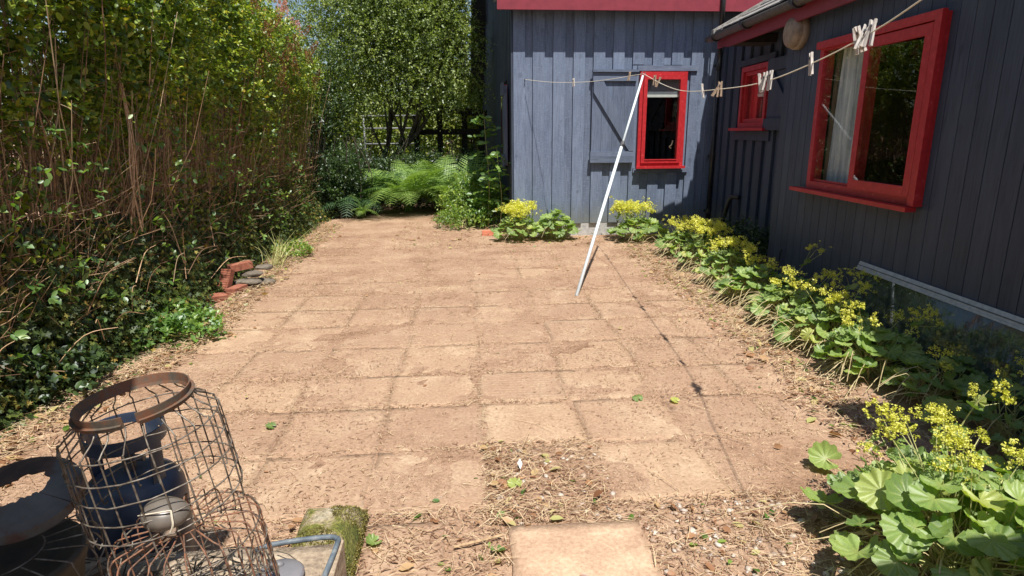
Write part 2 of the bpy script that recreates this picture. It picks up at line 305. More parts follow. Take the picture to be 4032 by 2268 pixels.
def local(name, v, f, mat, parent=None, smooth=False):
    v = np.array(v, float); c = (v.max(0) + v.min(0)) / 2
    return put(name, mesh_from(name, v - c, f, mat, smooth), parent, c)
BF = [(0, 3, 2, 1), (4, 5, 6, 7), (0, 1, 5, 4), (1, 2, 6, 5), (2, 3, 7, 6), (3, 0, 4, 7)]
def boxv(x0, x1, y0, y1, z0, z1):
    return np.array([(x0, y0, z0), (x1, y0, z0), (x1, y1, z0), (x0, y1, z0), (x0, y0, z1), (x1, y0, z1), (x1, y1, z1), (x0, y1, z1)], float)
def box(name, mat, parent, x0, x1, y0, y1, z0, z1): return local(name, boxv(x0, x1, y0, y1, z0, z1), BF, mat, parent)
class MB:
    def __init__(s): s.v = []; s.f = []
    def add(s, v, f):
        n = len(s.v); s.v += [tuple(p) for p in v]; s.f += [tuple(i + n for i in q) for q in f]; return s
    def box(s, *a): return s.add(boxv(*a), BF)
    def tube(s, pts, r, sides=6, cap=True):
        v, f = tubevf(pts, r, sides, cap); return s.add(v, f)
    def lathe(s, prof, c=(0, 0, 0), seg=24):
        v = []; f = []
        for rr, z in prof:
            for i in range(seg):
                a = 2 * math.pi * i / seg; v.append((c[0] + rr * math.cos(a), c[1] + rr * math.sin(a), c[2] + z))
        for j in range(len(prof) - 1):
            for i in range(seg):
                k = (i + 1) % seg; f.append((j * seg + i, j * seg + k, (j + 1) * seg + k, (j + 1) * seg + i))
        return s.add(v, f)
    def xf(s, fn): s.v = [tuple(fn(np.array(p))) for p in s.v]; return s
    def build(s, name, mat, parent=None, smooth=False): return local(name, s.v, s.f, mat, parent, smooth)
def tubevf(pts, r, sides=6, cap=True):
    P = np.array(pts, float); n = len(P); r = np.full(n, r) if np.isscalar(r) else np.array(r)
    v = []; f = []; T = np.gradient(P, axis=0); T /= np.linalg.norm(T, axis=1)[:, None] + 1e-9
    up = np.array([0, 0, 1.]) if abs(T[0][2]) < .9 else np.array([1., 0, 0])
    a = np.cross(T[0], up); a /= np.linalg.norm(a)
    for i in range(n):
        a = a - a.dot(T[i]) * T[i]; a /= np.linalg.norm(a); b = np.cross(T[i], a)
        for k in range(sides):
            t = 2 * math.pi * k / sides; v.append(P[i] + r[i] * (math.cos(t) * a + math.sin(t) * b))
    for i in range(n - 1):
        for k in range(sides):
            q = (k + 1) % sides; f.append((i * sides + k, i * sides + q, (i + 1) * sides + q, (i + 1) * sides + k))
    if cap: f.append(tuple(range(sides))[::-1]); f.append(tuple((n - 1) * sides + k for k in range(sides)))
    return v, f
def smoothpath(pts, n=8):
    P = np.array(pts, float); out = []
    for i in range(len(P) - 1):
        p0 = P[max(i - 1, 0)]; p1 = P[i]; p2 = P[i + 1]; p3 = P[min(i + 2, len(P) - 1)]
        for k in range(n):
            t = k / n; out.append(.5 * ((2 * p1) + (-p0 + p2) * t + (2 * p0 - 5 * p1 + 4 * p2 - p3) * t * t + (-p0 + 3 * p1 - 3 * p2 + p3) * t ** 3))
    out.append(P[-1]); return np.array(out)
# leaf templates: y is the leaf's length, z its upper side
T_DIA = (np.array([(0, 0, 0), (-.26, .45, .05), (0, 1, -.04), (.26, .45, .05)]), np.array([(0, 2, 1), (0, 3, 2)]))
T_OVAL = (np.array([(0, 0, 0), (0, .35, -.03), (0, .7, -.04), (0, 1, -.10), (-.25, .25, .04), (-.25, .65, .03), (.25, .25, .04), (.25, .65, .03)]),
          np.array([(0, 1, 4), (1, 5, 4), (1, 2, 5), (2, 3, 5), (0, 6, 1), (1, 6, 7), (1, 7, 2), (2, 7, 3)]))
def ivy_t():
    pts = [(0, 0, 0)]
    for a, r in [(-150, .32), (-118, .5), (-95, .26), (-55, .62), (-25, .34), (0, .8), (25, .34), (55, .62), (95, .26), (118, .5), (150, .32)]:
        pts.append((r * math.sin(rad(a)), .35 + r * math.cos(rad(a)) * .8, .03 * math.cos(rad(a * 3))))
    pts[0] = (0, .3, -.03)
    return np.array(pts), np.array([(0, i + 1, i) for i in range(1, 11)])
T_IVY = ivy_t()
def norm_rows(a): return a / (np.linalg.norm(a, axis=1)[:, None] + 1e-9)
def frames(d, n):
    y = norm_rows(d); x = norm_rows(np.cross(y, n)); z = np.cross(x, y); return np.stack([x, y, z], axis=2)
def scatter(name, tmpl, pos, fr, size, mat, parent=None, smooth=False):
    tv, tf = tmpl; N = len(pos); size = np.broadcast_to(np.asarray(size, float).reshape(-1, 1, 1) if not np.isscalar(size) else size, (N, 1, 1))
    v = np.einsum('nij,kj->nki', fr, tv) * size + pos[:, None, :]
    f = (tf[None] + (np.arange(N) * len(tv))[:, None, None]).reshape(-1, tf.shape[1])
    v = v.reshape(-1, 3); c = pos.mean(0)
    me = mesh_np(name, v - c, f, mat, smooth)
    return put(name, me, parent, c)
def randdir(n): return norm_rows(rng.normal(size=(n, 3)))
def shoots(P, D, L, k, size, droop=.25, up=.7, jit=.35):
    """k leaves along each shoot; returns positions, frames, sizes"""
    n = len(P); D = norm_rows(D); L = np.broadcast_to(L, (n,))
    t = (np.arange(k) + .5) / k; t = t[None, :, None]
    side = norm_rows(np.cross(D, randdir(n)))[:, None, :]; side2 = np.cross(D[:, None, :], side)
    ang = (np.arange(k) * 2.4)[None, :, None] + rng.uniform(0, 6, (n, 1, 1))
    out = side * np.cos(ang) + side2 * np.sin(ang)
    pos = P[:, None, :] + D[:, None, :] * L[:, None, None] * t; pos = pos + np.array([0, 0, -1]) * (L[:, None, None] * droop * t * t)
    d = D[:, None, :] * .55 + out * .8 + rng.normal(size=(n, k, 3)) * jit
    nn = np.array([0, 0, 1.]) * up + D[:, None, :] * .25 + rng.normal(size=(n, k, 3)) * jit
    sz = size * rng.uniform(.6, 1.25, (n, k)) * (1.15 - .35 * t[..., 0])
    return pos.reshape(-1, 3), frames(d.reshape(-1, 3), nn.reshape(-1, 3)), sz.reshape(-1)

# ------------------------------------------------------------------ ground
def hnoise(x, y, s, seed):
    r = np.random.default_rng(seed); z = np.zeros_like(x)
    for i in range(10):
        a = r.uniform(0, 6.28); k = s * r.uniform(.6, 1.9); z = z + np.sin(k * (x * math.cos(a) + y * math.sin(a)) + r.uniform(0, 6.28))
    return z / 10 * 2.2
gx = np.concatenate([[-260, -60, -14, -6], np.arange(-3.6, 4.01, .035), [6, 14, 60, 260]])
gy = np.concatenate([[-260, -60, -8, -1, .6], np.arange(1.2, 12.0, .04), [14, 20, 60, 260]])
GX, GY = np.meshgrid(gx, gy)
near = (GX > -3.7) & (GX < 4.1) & (GY > 1.1) & (GY < 12)
GZ = np.where(near, hnoise(GX, GY, 7, 1) * .0035 + hnoise(GX, GY, 30, 2) * .0022 + hnoise(GX, GY, 80, 5) * .001, 0) - .001
nx = len(gx); ny = len(gy); idx = np.arange(nx * ny).reshape(ny, nx)
quads = np.stack([idx[:-1, :-1], idx[:-1, 1:], idx[1:, 1:], idx[1:, :-1]], axis=2).reshape(-1, 4)
ground = put('ground', mesh_np('ground', np.stack([GX, GY, GZ], 2).reshape(-1, 3), quads, 'soil', True)); kind(ground, 'structure')

patio = bpy.data.objects.new('patio', None); C.objects.link(patio); patio['kind'] = 'structure'; WL['patio'] = np.zeros(3)
def slab_mesh(wx, wy, seed, mat, rise=.004, amp=.0035):
    n = 12; u = np.linspace(0, 1, n); U, V = np.meshgrid(u, u); x = (U - .5) * wx; y = (V - .5) * wy
    z = rise + hnoise(x, y, 9, seed) * amp + hnoise(x, y, 24, seed + 50) * amp * .35
    edge = np.minimum(np.minimum(U, 1 - U), np.minimum(V, 1 - V)) * (n - 1); z = np.where(edge < .5, z - .0028, z)
    jx = np.random.default_rng(seed).normal(size=(2, n, n)) * .0025; x = np.where(edge < .5, x + jx[0], x); y = np.where(edge < .5, y + jx[1], y)
    top = np.stack([x, y, z], 2).reshape(-1, 3); ring = [i for i in range(n)] + [i * n + n - 1 for i in range(1, n)] + [n * n - 1 - i for i in range(1, n)] + [(n - 1 - i) * n for i in range(1, n - 1)]
    low = top[ring].copy(); low[:, 2] = -.03; v = np.concatenate([top, low]); f = []
    for j in range(n - 1):
        for i in range(n - 1): f.append((j * n + i, j * n + i + 1, (j + 1) * n + i + 1, (j + 1) * n + i))
    m_ = len(ring)
    for i in range(m_): f.append((ring[i], n * n + i, n * n + (i + 1) % m_, ring[(i + 1) % m_]))
    return mesh_np('paving_slab', v, np.array(f), mat, True)
slabs = [slab_mesh(.507, .498, 10 + i, 'slab_ripple' if i in (1, 4) else 'slab', [.0028, .0022, .0034, .001, .003, .0004, .002][i]) for i in range(7)]
rows = [(2.20, .515), (2.715, .50), (3.215, .465), (3.68, .55), (4.23, .525), (4.755, .49), (5.245, .495), (5.74, .5), (6.24, .5), (6.74, .5), (7.24, .5), (7.74, .5), (8.24, .45)]
for j, (y0, h) in enumerate(rows):
    xr = 1.36 if j == 0 else 2.02 + .055 * (y0 - 3.3)
    xl = -1.45 if j == 0 else -1.75 - .02 * j if j < 7 else -2.0
    x = .087 + [0, .0, -.02, .01, .03, .0, .02, -.03, 0, .02, 0, -.02, 0][j] + rnd.uniform(-.006, .006)
    xs = [x]
    while xs[-1] + .52 < xr + .15: xs.append(xs[-1] + .52)
    while xs[0] - .52 > xl - .15: xs.insert(0, xs[0] - .52)
    for a, b in zip(xs[:-1], xs[1:]):
        if j == 0 and .0 < a < .5: continue                        # the missing slab full of litter
        if j >= 11 and a > 1.4: continue
        if j > 8 and rnd.random() < .25: continue
        o = put('paving_slab', slabs[rnd.choice(range(7)) if j > 1 else rnd.choice([0, 2])], patio, ((a + b) / 2, y0 + h / 2, rnd.uniform(-.0015, .001) - .0005 * max(0, j - 3) - .0007 * max(0, j - 6)), (rad(rnd.uniform(-.25, .25)), rad(rnd.uniform(-.25, .25)), rad(rnd.uniform(-.5, .5))), ((b - a - .004) / .507, (h - .004) / .498, 1))
put('paving_slab', slab_mesh(.512, .56, 91, 'slab_clean', .016, .002), patio, (.400, 1.787, 0), (0, 0, rad(-1.5)))
put('paving_slab', slab_mesh(.30, .42, 92, 'slab', .006, .003), patio, (-.245, 1.93, 0), (0, 0, rad(1)))

# litter --------------------------------------------------------------------
def strips(name, n, mat, lmin, lmax, wmin, wmax, region, joint=0, zr=(.002, .012), curl=.15):
    P = region(n); n = len(P); L = rng.uniform(lmin, lmax, n); W = rng.uniform(wmin, wmax, n)
    a = rng.normal(0, .9, n); d = np.stack([np.cos(a), np.sin(a), rng.normal(0, .06, n)], 1)
    s = np.stack([-np.sin(a), np.cos(a), np.zeros(n)], 1); b = rng.normal(0, curl, n)[:, None]
    z = rng.uniform(*zr, n); P3 = np.concatenate([P, z[:, None]], 1)
    A = P3 - d * L[:, None] / 2; B = P3 + s * b * L[:, None] + np.array([0, 0, 1]) * (W[:, None] * .6 + .002); D2 = P3 + d * L[:, None] / 2
    w_ = s * W[:, None] / 2
    v = np.stack([A - w_, A + w_, B - w_, B + w_, D2 - w_ * .6, D2 + w_ * .6], 1).reshape(-1, 3)
    t = np.array([(0, 2, 3, 1), (2, 4, 5, 3)]); f = (t[None] + (np.arange(n) * 6)[:, None, None]).reshape(-1, 4)
    return kind(put(name, mesh_np(name, v, f, mat)), 'stuff')
def patio_region(n):
    Y = 1.75 + (rng.random(n) ** 1.35) * 7.6; X = rng.uniform(-2.3, 2.35, n)
    keep = rng.random(n) < np.clip(.45 + .5 * hnoise(X, Y, 2.2, 77), .12, 1)
    return np.stack([X, Y], 1)[keep]
def clump_region(n):
    Y = 1.9 + (rng.random(n) ** 1.2) * 7.6; X = rng.uniform(-2.2, 2.3, n)
    q = .42 + .55 * hnoise(X, Y, 2.6, 177) + .45 * hnoise(X, Y, 9, 178); keep = rng.random(n) < np.clip(q, .05, 1)
    return np.stack([X, Y], 1)[keep]
def joint_region(n):
    j = rng.integers(0, len(rows), n); y0 = np.array([r[0] for r in rows])[j]; hh = np.array([r[1] for r in rows])[j]
    X = rng.uniform(-1.9, 2.2, n); Y = y0 + rng.normal(0, .022, n)
    vert = rng.random(n) < .4; xk = .087 + np.array([0, .0, -.02, .01, .03, .0, .02, -.03, 0, .02, 0, -.02, 0])[j] + rng.integers(-4, 5, n) * .52
    X = np.where(vert, xk + rng.normal(0, .02, n), X); Y = np.where(vert, y0 + rng.random(n) * hh, Y)
    keep = rng.random(n) < np.clip(.5 + .6 * hnoise(X, Y, 3, 31), .1, 1)
    return np.stack([X, Y], 1)[keep]
def near_region(n):
    P = np.stack([rng.uniform(-.75, 1.7, n), rng.uniform(1.45, 2.22, n)], 1)
    P2 = np.stack([.09 + .5 * rng.random(n // 3) ** 1.8, rng.uniform(2.1, 2.75, n // 3)], 1)
    P = np.concatenate([P, P2]); bad = (abs(P[:, 0] - .4) < .25) & (P[:, 1] < 2.06) & (rng.random(len(P)) < .96)
    return P[~bad]
def edge_region(n):
    Y = rng.uniform(1.5, 10.5, n); L = rng.random(n) < .5
    X = np.where(L, np.interp(Y, [1.5, 3.1, 4.7, 5.75, 10.7], [-2.4, -2.25, -1.95, -2.05, -2.15]) + rng.normal(0, .1, n), np.where(Y < 8, 2.12 + .05 * (Y - 4) + rng.normal(0, .13, n), rng.uniform(-1, 3, n)))
    return np.stack([X, Y], 1)
strips('straw_litter', 24000, 'straw', .008, .035, .0012, .0028, patio_region)
strips('bark_litter', 60000, 'chips', .005, .026, .0016, .0045, clump_region)
strips('joint_straw', 11000, 'straw', .012, .05, .0012, .0028, joint_region)
strips('joint_crumbs', 9500, 'chips', .006, .026, .002, .006, joint_region)
strips('near_straw', 900, 'straw', .03, .13, .0014, .003, near_region, zr=(.006, .03), curl=.2)
strips('near_crumbs', 4000, 'chips', .008, .04, .002, .006, near_region)
strips('edge_straw', 6500, 'straw', .03, .13, .002, .005, edge_region, zr=(.004, .05), curl=.25)
strips('edge_crumbs', 4800, 'chips', .02, .07, .004, .012, edge_region, zr=(.002, .04))
strips('long_straw', 190, 'straw', .12, .34, .002, .0035, patio_region, zr=(.005, .02), curl=.14)
def leaf_litter(name, n, region, s0, s1, mat, tm=T_OVAL):
    P = region(n); n = len(P); p = np.concatenate([P, rng.uniform(.006, .02, (n, 1))], 1)
    d = np.concatenate([rng.normal(size=(n, 2)), rng.normal(0, .25, (n, 1))], 1); nn = rng.normal(0, .35, (n, 3)) + np.array([0, 0, 1])
    return kind(scatter(name, tm, p, frames(d, nn), rng.uniform(s0, s1, n), mat), 'stuff')
leaf_litter('dry_leaf_litter', 160, patio_region, .02, .045, 'dry_leaf')
leaf_litter('green_leaf_litter', 55, patio_region, .018, .04, 'bright_leaf')
leaf_litter('near_leaf_litter', 120, near_region, .025, .06, 'dry_leaf')
leaf_litter('near_green_litter', 30, near_region, .02, .05, 'bright_leaf')
leaf_litter('edge_leaf_litter', 800, edge_region, .03, .085, 'dry_leaf')
leaf_litter('edge_green_litter', 500, edge_region, .02, .06, 'herb')
def pebbles(name, n, region, s0, s1, mat):
    t = (1 + 5 ** .5) / 2
    iv = norm_rows(np.array([(-1, t, 0), (1, t, 0), (-1, -t, 0), (1, -t, 0), (0, -1, t), (0, 1, t), (0, -1, -t), (0, 1, -t), (t, 0, -1), (t, 0, 1), (-t, 0, -1), (-t, 0, 1)], float)) * np.array([1, .75, .38])
    fc = np.array([(0, 11, 5), (0, 5, 1), (0, 1, 7), (0, 7, 10), (0, 10, 11), (1, 5, 9), (5, 11, 4), (11, 10, 2), (10, 7, 6), (7, 1, 8), (3, 9, 4), (3, 4, 2), (3, 2, 6), (3, 6, 8), (3, 8, 9), (4, 9, 5), (2, 4, 11), (6, 2, 10), (8, 6, 7), (9, 8, 1)])
    P = region(n); n = len(P); p = np.concatenate([P, np.full((n, 1), .002)], 1); d = np.concatenate([rng.normal(size=(n, 2)), rng.normal(0, .15, (n, 1))], 1)
    return kind(scatter(name, (iv, fc), p, frames(d, np.tile([0., 0, 1], (n, 1)) + rng.normal(0, .15, (n, 3))), rng.uniform(s0, s1, n), mat), 'stuff')
def gravel_region(n):
    X = rng.uniform(.55, 1.5, n); Y = rng.uniform(1.5, 2.18, n); P = np.stack([X, Y], 1); P = P[~((X < .68))]
    Q = np.stack([rng.uniform(.1, .62, n // 5), rng.uniform(2.1, 2.7, n // 5)], 1); return np.concatenate([P, Q])
M['gravel'] = leafmat('gravel_stones', [(0, (.28, .19, .13)), (.5, (.42, .31, .23)), (.8, (.44, .38, .33)), (1, (.62, .54, .46))], 0, .04, patch=False)
pebbles('gravel', 340, gravel_region, .006, .022, 'gravel')
pebbles('fine_gravel', 5200, patio_region, .0015, .005, 'gravel')

# ------------------------------------------------------------------ house
house = thing('timber_house', 'dark blue grey timber clad house with red window frames and red fascias', 'house', (3.2, 6.5, 0))
YW = 8.857
fw = box('front_wall', 'backing', house, .80, 2.545, YW + .055, YW + .16, .19, 3.2)
X0 = .762
rb = [(X0, X0 + .165, 1)]; x = X0 + .165
widths = [(.105, 0), (.165, 1), (.118, 0), (.168, 1), (.115, 0), (.162, 1), (.118, 0), (.165, 1), (.11, 0), (.16, 1), (.12, 0), (.165, 1), (.118, 0), (.16, 1), (.11, 0), (.165, 1), (.118, 0), (.162, 1), (.11, 0), (.16, 1), (.12, 0), (.165, 1)]
for wd, k in widths:
    if x > 3.62: break
    rb.append((x, min(x + wd, 3.66), k)); x += wd
WX0, WX1, WZ0, WZ1 = 2.534, 3.209, .994, 2.294
for a, b, k in rb:
    yf = YW - .004 if k else YW + .026; yb = YW + .026 if k else YW + .05
    a2, b2 = (a + .0015, b - .0015) if k else (a - .02, b + .02)
    zt = 3.13; zb = .185 + rnd.uniform(-.008, .008)
    if b > WX0 + .02 and a < WX1 - .02:
        box('board', 'board_lit', fw, a2, b2, yf, yb, WZ1 + .085 + rnd.uniform(0, .012), zt); box('board', 'board_lit', fw, a2, b2, yf, yb, zb, WZ0 - .085)
        if a2 < WX0 - .01: box('board', 'board_lit', fw, a2, WX0 + .004, yf, yb, WZ0 - .084, WZ1 + .084)
        if b2 > WX1 + .01: box('board', 'board_lit', fw, WX1 - .004, b2, yf, yb, WZ0 - .084, WZ1 + .084)
    else: box('board', 'board_lit', fw, a2, b2, yf, yb, zb, zt)
box('wall_core', 'board_shade', fw, 3.665, 4.9, YW + .03, YW + .1, 2.2, 3.2)
box('lintel_board', 'shutter_x', fw, 2.50, 3.36, YW - .032, YW - .005, WZ1 + .012, WZ1 + .084)
box('drip_board', 'shutter_x', fw, 2.49, 3.30, YW - .028, YW - .005, WZ0 - .084, WZ0 - .012)
box('wall_core', 'backing', fw, 3.20, 3.66, YW + .055, YW + .16, .19, 3.2); box('wall_core', 'backing', fw, 2.545, 3.2, YW + .055, YW + .16, .19, 1.0); box('wall_core', 'backing', fw, 2.545, 3.2, YW + .055, YW + .16, 2.29, 3.2)
pl = box('plinth', 'plinth', house, .82, 3.70, YW + .03, YW + .2, -.1, .30)
def room(par, x0, x1, y0, y1, z0, z1):
    v = boxv(x0, x1, y0, y1, z0, z1); f = [(4, 5, 6, 7), (0, 1, 2, 3), (1, 2, 6, 5), (2, 3, 7, 6), (3, 0, 4, 7)]
    return local('room_lining', v, f, 'dark', par)
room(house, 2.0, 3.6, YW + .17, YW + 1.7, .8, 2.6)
def frame_mb(x0, x1, z0, z1, w_, y0, y1):
    mb = MB(); mb.box(x0, x0 + w_, y0, y1, z0, z1); mb.box(x1 - w_, x1, y0, y1, z0, z1); mb.box(x0 + w_, x1 - w_, y0, y1, z1 - w_, z1); mb.box(x0 + w_, x1 - w_, y0, y1, z0, z0 + w_); return mb
win = frame_mb(WX0, WX1, WZ0, WZ1, .048, YW - .055, YW + .09).build('front_window', 'red', house)
sash = frame_mb(WX0 + .051, WX1 - .051, WZ0 + .051, WZ1 - .051, .052, YW - .075, YW + .0).build('sash', 'red', win)
box('pane', 'glass', win, WX0 + .103, WX1 - .103, YW - .035, YW - .029, WZ0 + .103, WZ1 - .103)
box('beading', 'red', win, WX0 + .10, WX1 - .10, YW - .083, YW - .06, WZ0 + .092, WZ0 + .104)
box('sill', 'red', win, WX0 - .02, WX1 + .02, YW - .115, YW - .056, WZ0 - .024, WZ0 + .010)
box('blind', 'blind', win, WX0 + .10, WX1 - .10, YW + .0, YW + .008, 1.985, WZ1 - .09)
box('blind_bar', 'white', win, WX0 + .10, WX1 - .10, YW - .006, YW + .01, 1.955, 1.99)
MB().tube(smoothpath([(3.075, YW + .03, 1.36), (3.06, YW + .03, 1.30), (3.03, YW + .03, 1.27), (3.055, YW + .03, 1.245)]), .009).build('latch', 'tan', win)
# open shutter left of the window
sh = thing_sh = MB().box(1.868, 2.482, YW - .060, YW - .030, 2.17, 2.285).build('shutter', 'shutter_x', house)
box('top_cap', 'shutter_x', sh, 1.855, 2.505, YW - .085, YW - .028, 2.287, 2.318)
for i, (a, b) in enumerate([(1.868, 2.005), (2.008, 2.16), (2.163, 2.33), (2.333, 2.482)]):
    box('board', 'shutter', sh, a, b, YW - .028, YW - .007, 1.058, 2.285)
box('rail', 'shutter_x', sh, 1.85, 2.48, YW - .064, YW - .030, 1.058, 1.145); box('rail', 'shutter_x', sh, 1.853, 2.476, YW - .056, YW - .030, 1.147, 1.215)
bv = [(1.880, 2.165), (2.02, 2.165), (2.475, 1.32), (2.475, 1.218), (2.41, 1.218), (1.880, 2.02)]
nb = len(bv); local('brace', [(a, YW - .060, b) for a, b in bv] + [(a, YW - .030, b) for a, b in bv], [tuple(range(nb))[::-1], tuple(range(nb, 2 * nb))] + [(i, (i + 1) % nb, nb + (i + 1) % nb, nb + i) for i in range(nb)], 'shutter', sh)
# left side wall of the front block (gable end)
sw = box('side_wall', 'backing', house, X0 + .03, X0 + .12, YW + .06, 20.4, .15, 3.15)
y = YW + .03
i = 0
while y < 20.2:
    w_ = .165 if i % 2 == 0 else .12; d = 0 if i % 2 == 0 else .022
    zt = 3.15 + max(0, min(y - YW, 20.4 - y)) * .6
    zs = [(.17, zt)] if not (9.75 < y < 10.85) else [(.17, .92), (2.28, zt)]
    for a, b in zs: box('board', 'board_shade', sw, X0 - .005 + d, X0 + .025 + d, y, y + w_ - .003, a, b)
    y += w_; i += 1
for k in range(20):
    y0 = YW + .1 + k * .56; z1 = 3.2 + max(0, min(y0 - YW, 20.4 - y0 - .5)) * .6
    box('gable_core', 'backing', sw, X0 + .05, X0 + .12, y0, y0 + .55, 3.1, z1)
swn = box('side_window', 'red', house, X0 - .05, X0 + .03, 9.84, 10.70, .98, 2.2); box('pane', 'glass', swn, X0 - .056, X0 - .051, 9.92, 10.62, 1.06, 2.12)
ssh = box('side_shutter', 'shutter', house, X0 - .09, X0 - .04, 9.45, 9.82, 1.0, 2.16); box('rail', 'shutter', ssh, X0 - .12, X0 - .091, 9.43, 9.84, .98, 1.16); box('rail', 'shutter', ssh, X0 - .12, X0 - .091, 9.43, 9.84, 2.02, 2.2)
box('corner_board', 'board_shade', house, X0 - .028, X0 - .006, YW + .0, YW + .12, .16, 3.2)
# front roof: fascia, soffit, roof, verge
box('front_fascia', 'red_dull', house, .535, 4.3, YW - .235, YW - .205, 3.045, 3.25)
box('soffit', 'backing', house, .6, 4.3, YW - .204, YW + .05, 3.14, 3.16)
rf = MB(); t = math.tan(rad(31))
def rslab(mb, x0, x1, y0, y1, z0, s, th): mb.add([(x0, y0, z0), (x1, y0, z0), (x1, y1, z0 + (y1 - y0) * s), (x0, y1, z0 + (y1 - y0) * s), (x0, y0, z0 + th), (x1, y0, z0 + th), (x1, y1, z0 + (y1 - y0) * s + th), (x0, y1, z0 + (y1 - y0) * s + th)], BF)
rslab(rf, .53, 8.5, YW - .243, 14.6, 3.254, t, .06); rslab(rf, .53, 8.5, 14.6, 20.6, 3.254 + (14.6 - YW + .243) * t, -t, .06); rf.build('front_roof', 'tile', house)
vg = MB(); rslab(vg, .49, .527, YW - .20, 14.6, 3.14, t, .21); rslab(vg, .49, .527, 14.6, 20.6, 3.14 + (14.6 - YW + .2) * t, -t, .21); vg.build('verge_board', 'black_wood', house)
for k, (yy, zz) in enumerate([(18.4, 2.45), (17.4, 3.1), (16.4, 4.1)]): box('bracket', 'black_wood', house, .38, .745, yy, yy + .2, zz, zz + 1.3)

# right-hand block in its own slightly skewed frame
K = .058; U = nrm([K, 1, 0]); NR = nrm([-1, K, 0]); O = np.array([3.156, 6.007, 0.])
def RW(p): return O + U * p[0] + NR * p[1] + np.array([0, 0, p[2]])
def rbox(name, mat, parent, t0, t1, d0, d1, z0, z1):
    v = np.array([RW(p) for p in boxv(t0, t1, d0, d1, z0, z1)]); return local(name, v, [q[::-1] for q in BF], mat, parent)
rw = rbox('right_wall', 'backing', house, -.70, -.03, -.30, -.045, .10, 2.62)
PT0, PT1, PZ0, PZ1 = -2.20, -.707, 1.0, 2.20
rbox('wall_core', 'backing', rw, -8.0, -2.22, -.30, -.045, .10, 2.62); rbox('wall_core', 'backing', rw, -2.22, -.70, -.12, -.045, .10, .99); rbox('wall_core', 'backing', rw, -2.22, -.70, -.12, -.045, 2.21, 2.62)
t = .0; P_ = .1335
n_b = 0
while t > -7.6:
    a, b = t - P_ + .006, t
    zb = .045 + rnd.uniform(-.003, .003)
    if b > PT0 + .01 and a < PT1 - .01:
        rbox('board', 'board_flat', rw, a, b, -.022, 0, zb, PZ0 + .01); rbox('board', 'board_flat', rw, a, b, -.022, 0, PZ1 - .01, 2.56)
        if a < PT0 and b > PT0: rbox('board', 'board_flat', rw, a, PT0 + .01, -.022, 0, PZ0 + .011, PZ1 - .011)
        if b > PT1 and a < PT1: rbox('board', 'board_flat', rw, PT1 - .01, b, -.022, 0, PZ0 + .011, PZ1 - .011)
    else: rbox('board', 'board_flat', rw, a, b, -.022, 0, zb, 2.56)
    t -= P_; n_b += 1
rbox('wall_core', 'backing', rw, -7.6, -.0, -.044, -.0235, .08, .98); rbox('wall_core', 'backing', rw, -7.6, -2.19, -.044, -.0235, .981, 2.6); rbox('wall_core', 'backing', rw, -.72, -.0, -.044, -.0235, .981, 2.6); rbox('wall_core', 'backing', rw, -2.19, -.72, -.044, -.0235, 2.205, 2.6)
for k in range(3): rbox('board', 'board_flat', rw, .002, .022, -.025 - (k + 1) * .115, -.027 - k * .115, .05, 2.5)
rbox('footing', 'concrete_grey', house, -7.6, .1, -.30, .055, -.1, .035)
# recessed wall
rc = rbox('recessed_wall', 'backing', house, .03, 1.08, -.47, -.40, .19, 2.9)
rbox('wall_core', 'backing', rc, 1.85, 2.86, -.47, -.40, .19, 2.9); rbox('wall_core', 'backing', rc, 1.08, 1.85, -.47, -.40, .19, 1.53); rbox('wall_core', 'backing', rc, 1.08, 1.85, -.47, -.40, 2.24, 2.9)
t = .03; i = 0
SW0, SW1, SZ0, SZ1 = 1.07, 1.85, 1.525, 2.25
while t < 2.82:
    k = i % 2 == 0; wd = .165 if k else .118; d1 = -.33 if k else -.362
    a, b = (t + .0015, min(t + wd - .0015, 2.84)) if k else (t - .02, min(t + wd + .02, 2.84))
    zb = .185 + rnd.uniform(-.008, .008)
    if b > SW0 + .02 and a < SW1 - .02:
        rbox('board', 'board_shade', rc, a, b, d1 - .026, d1, zb, SZ0 - .075); rbox('board', 'board_shade', rc, a, b, d1 - .026, d1, SZ1 + .09, 2.9)
        if a < SW0 - .01: rbox('board', 'board_shade', rc, a, SW0 + .005, d1 - .026, d1, SZ0 - .074, SZ1 + .089)
        if b > SW1 + .01: rbox('board', 'board_shade', rc, SW1 - .005, b, d1 - .026, d1, SZ0 - .074, SZ1 + .089)
    else: rbox('board', 'board_shade', rc, a, b, d1 - .026, d1, zb, 2.9)
    t += wd; i += 1
rbox('lintel_board', 'board_shade', rc, .95, 2.02, -.329, -.30, SZ1 + .015, SZ1 + .089)
rbox('drip_board', 'board_shade', rc, .95, 2.0, -.329, -.305, SZ0 - .15, SZ0 - .04)
rbox('recess_plinth', 'plinth', house, .0, 2.83, -.50, -.385, -.1, .30)
# small window on the recessed wall
def rframe(t0, t1, z0, z1, w_, d0, d1):
    mb = MB(); mb.box(t0, t0 + w_, d0, d1, z0, z1); mb.box(t1 - w_, t1, d0, d1, z0, z1); mb.box(t0 + w_, t1 - w_, d0, d1, z1 - w_, z1); mb.box(t0 + w_, t1 - w_, d0, d1, z0, z0 + w_); mb.xf(RW)
    mb.f = [q[::-1] for q in mb.f]; return mb
sw2 = rframe(SW0, SW1, SZ0, SZ1, .06, -.39, -.285).build('small_window', 'red', house)
rframe(SW0 + .063, SW1 - .063, SZ0 + .063, SZ1 - .063, .045, -.37, -.31).build('sash', 'red', sw2)
rbox('pane', 'glass', sw2, SW0 + .105, SW1 - .105, -.345, -.34, SZ0 + .105, SZ1 - .105)
rbox('sill', 'red', sw2, SW0 - .1, SW1 + .17, -.30, -.235, SZ0 - .035, SZ0 - .001)
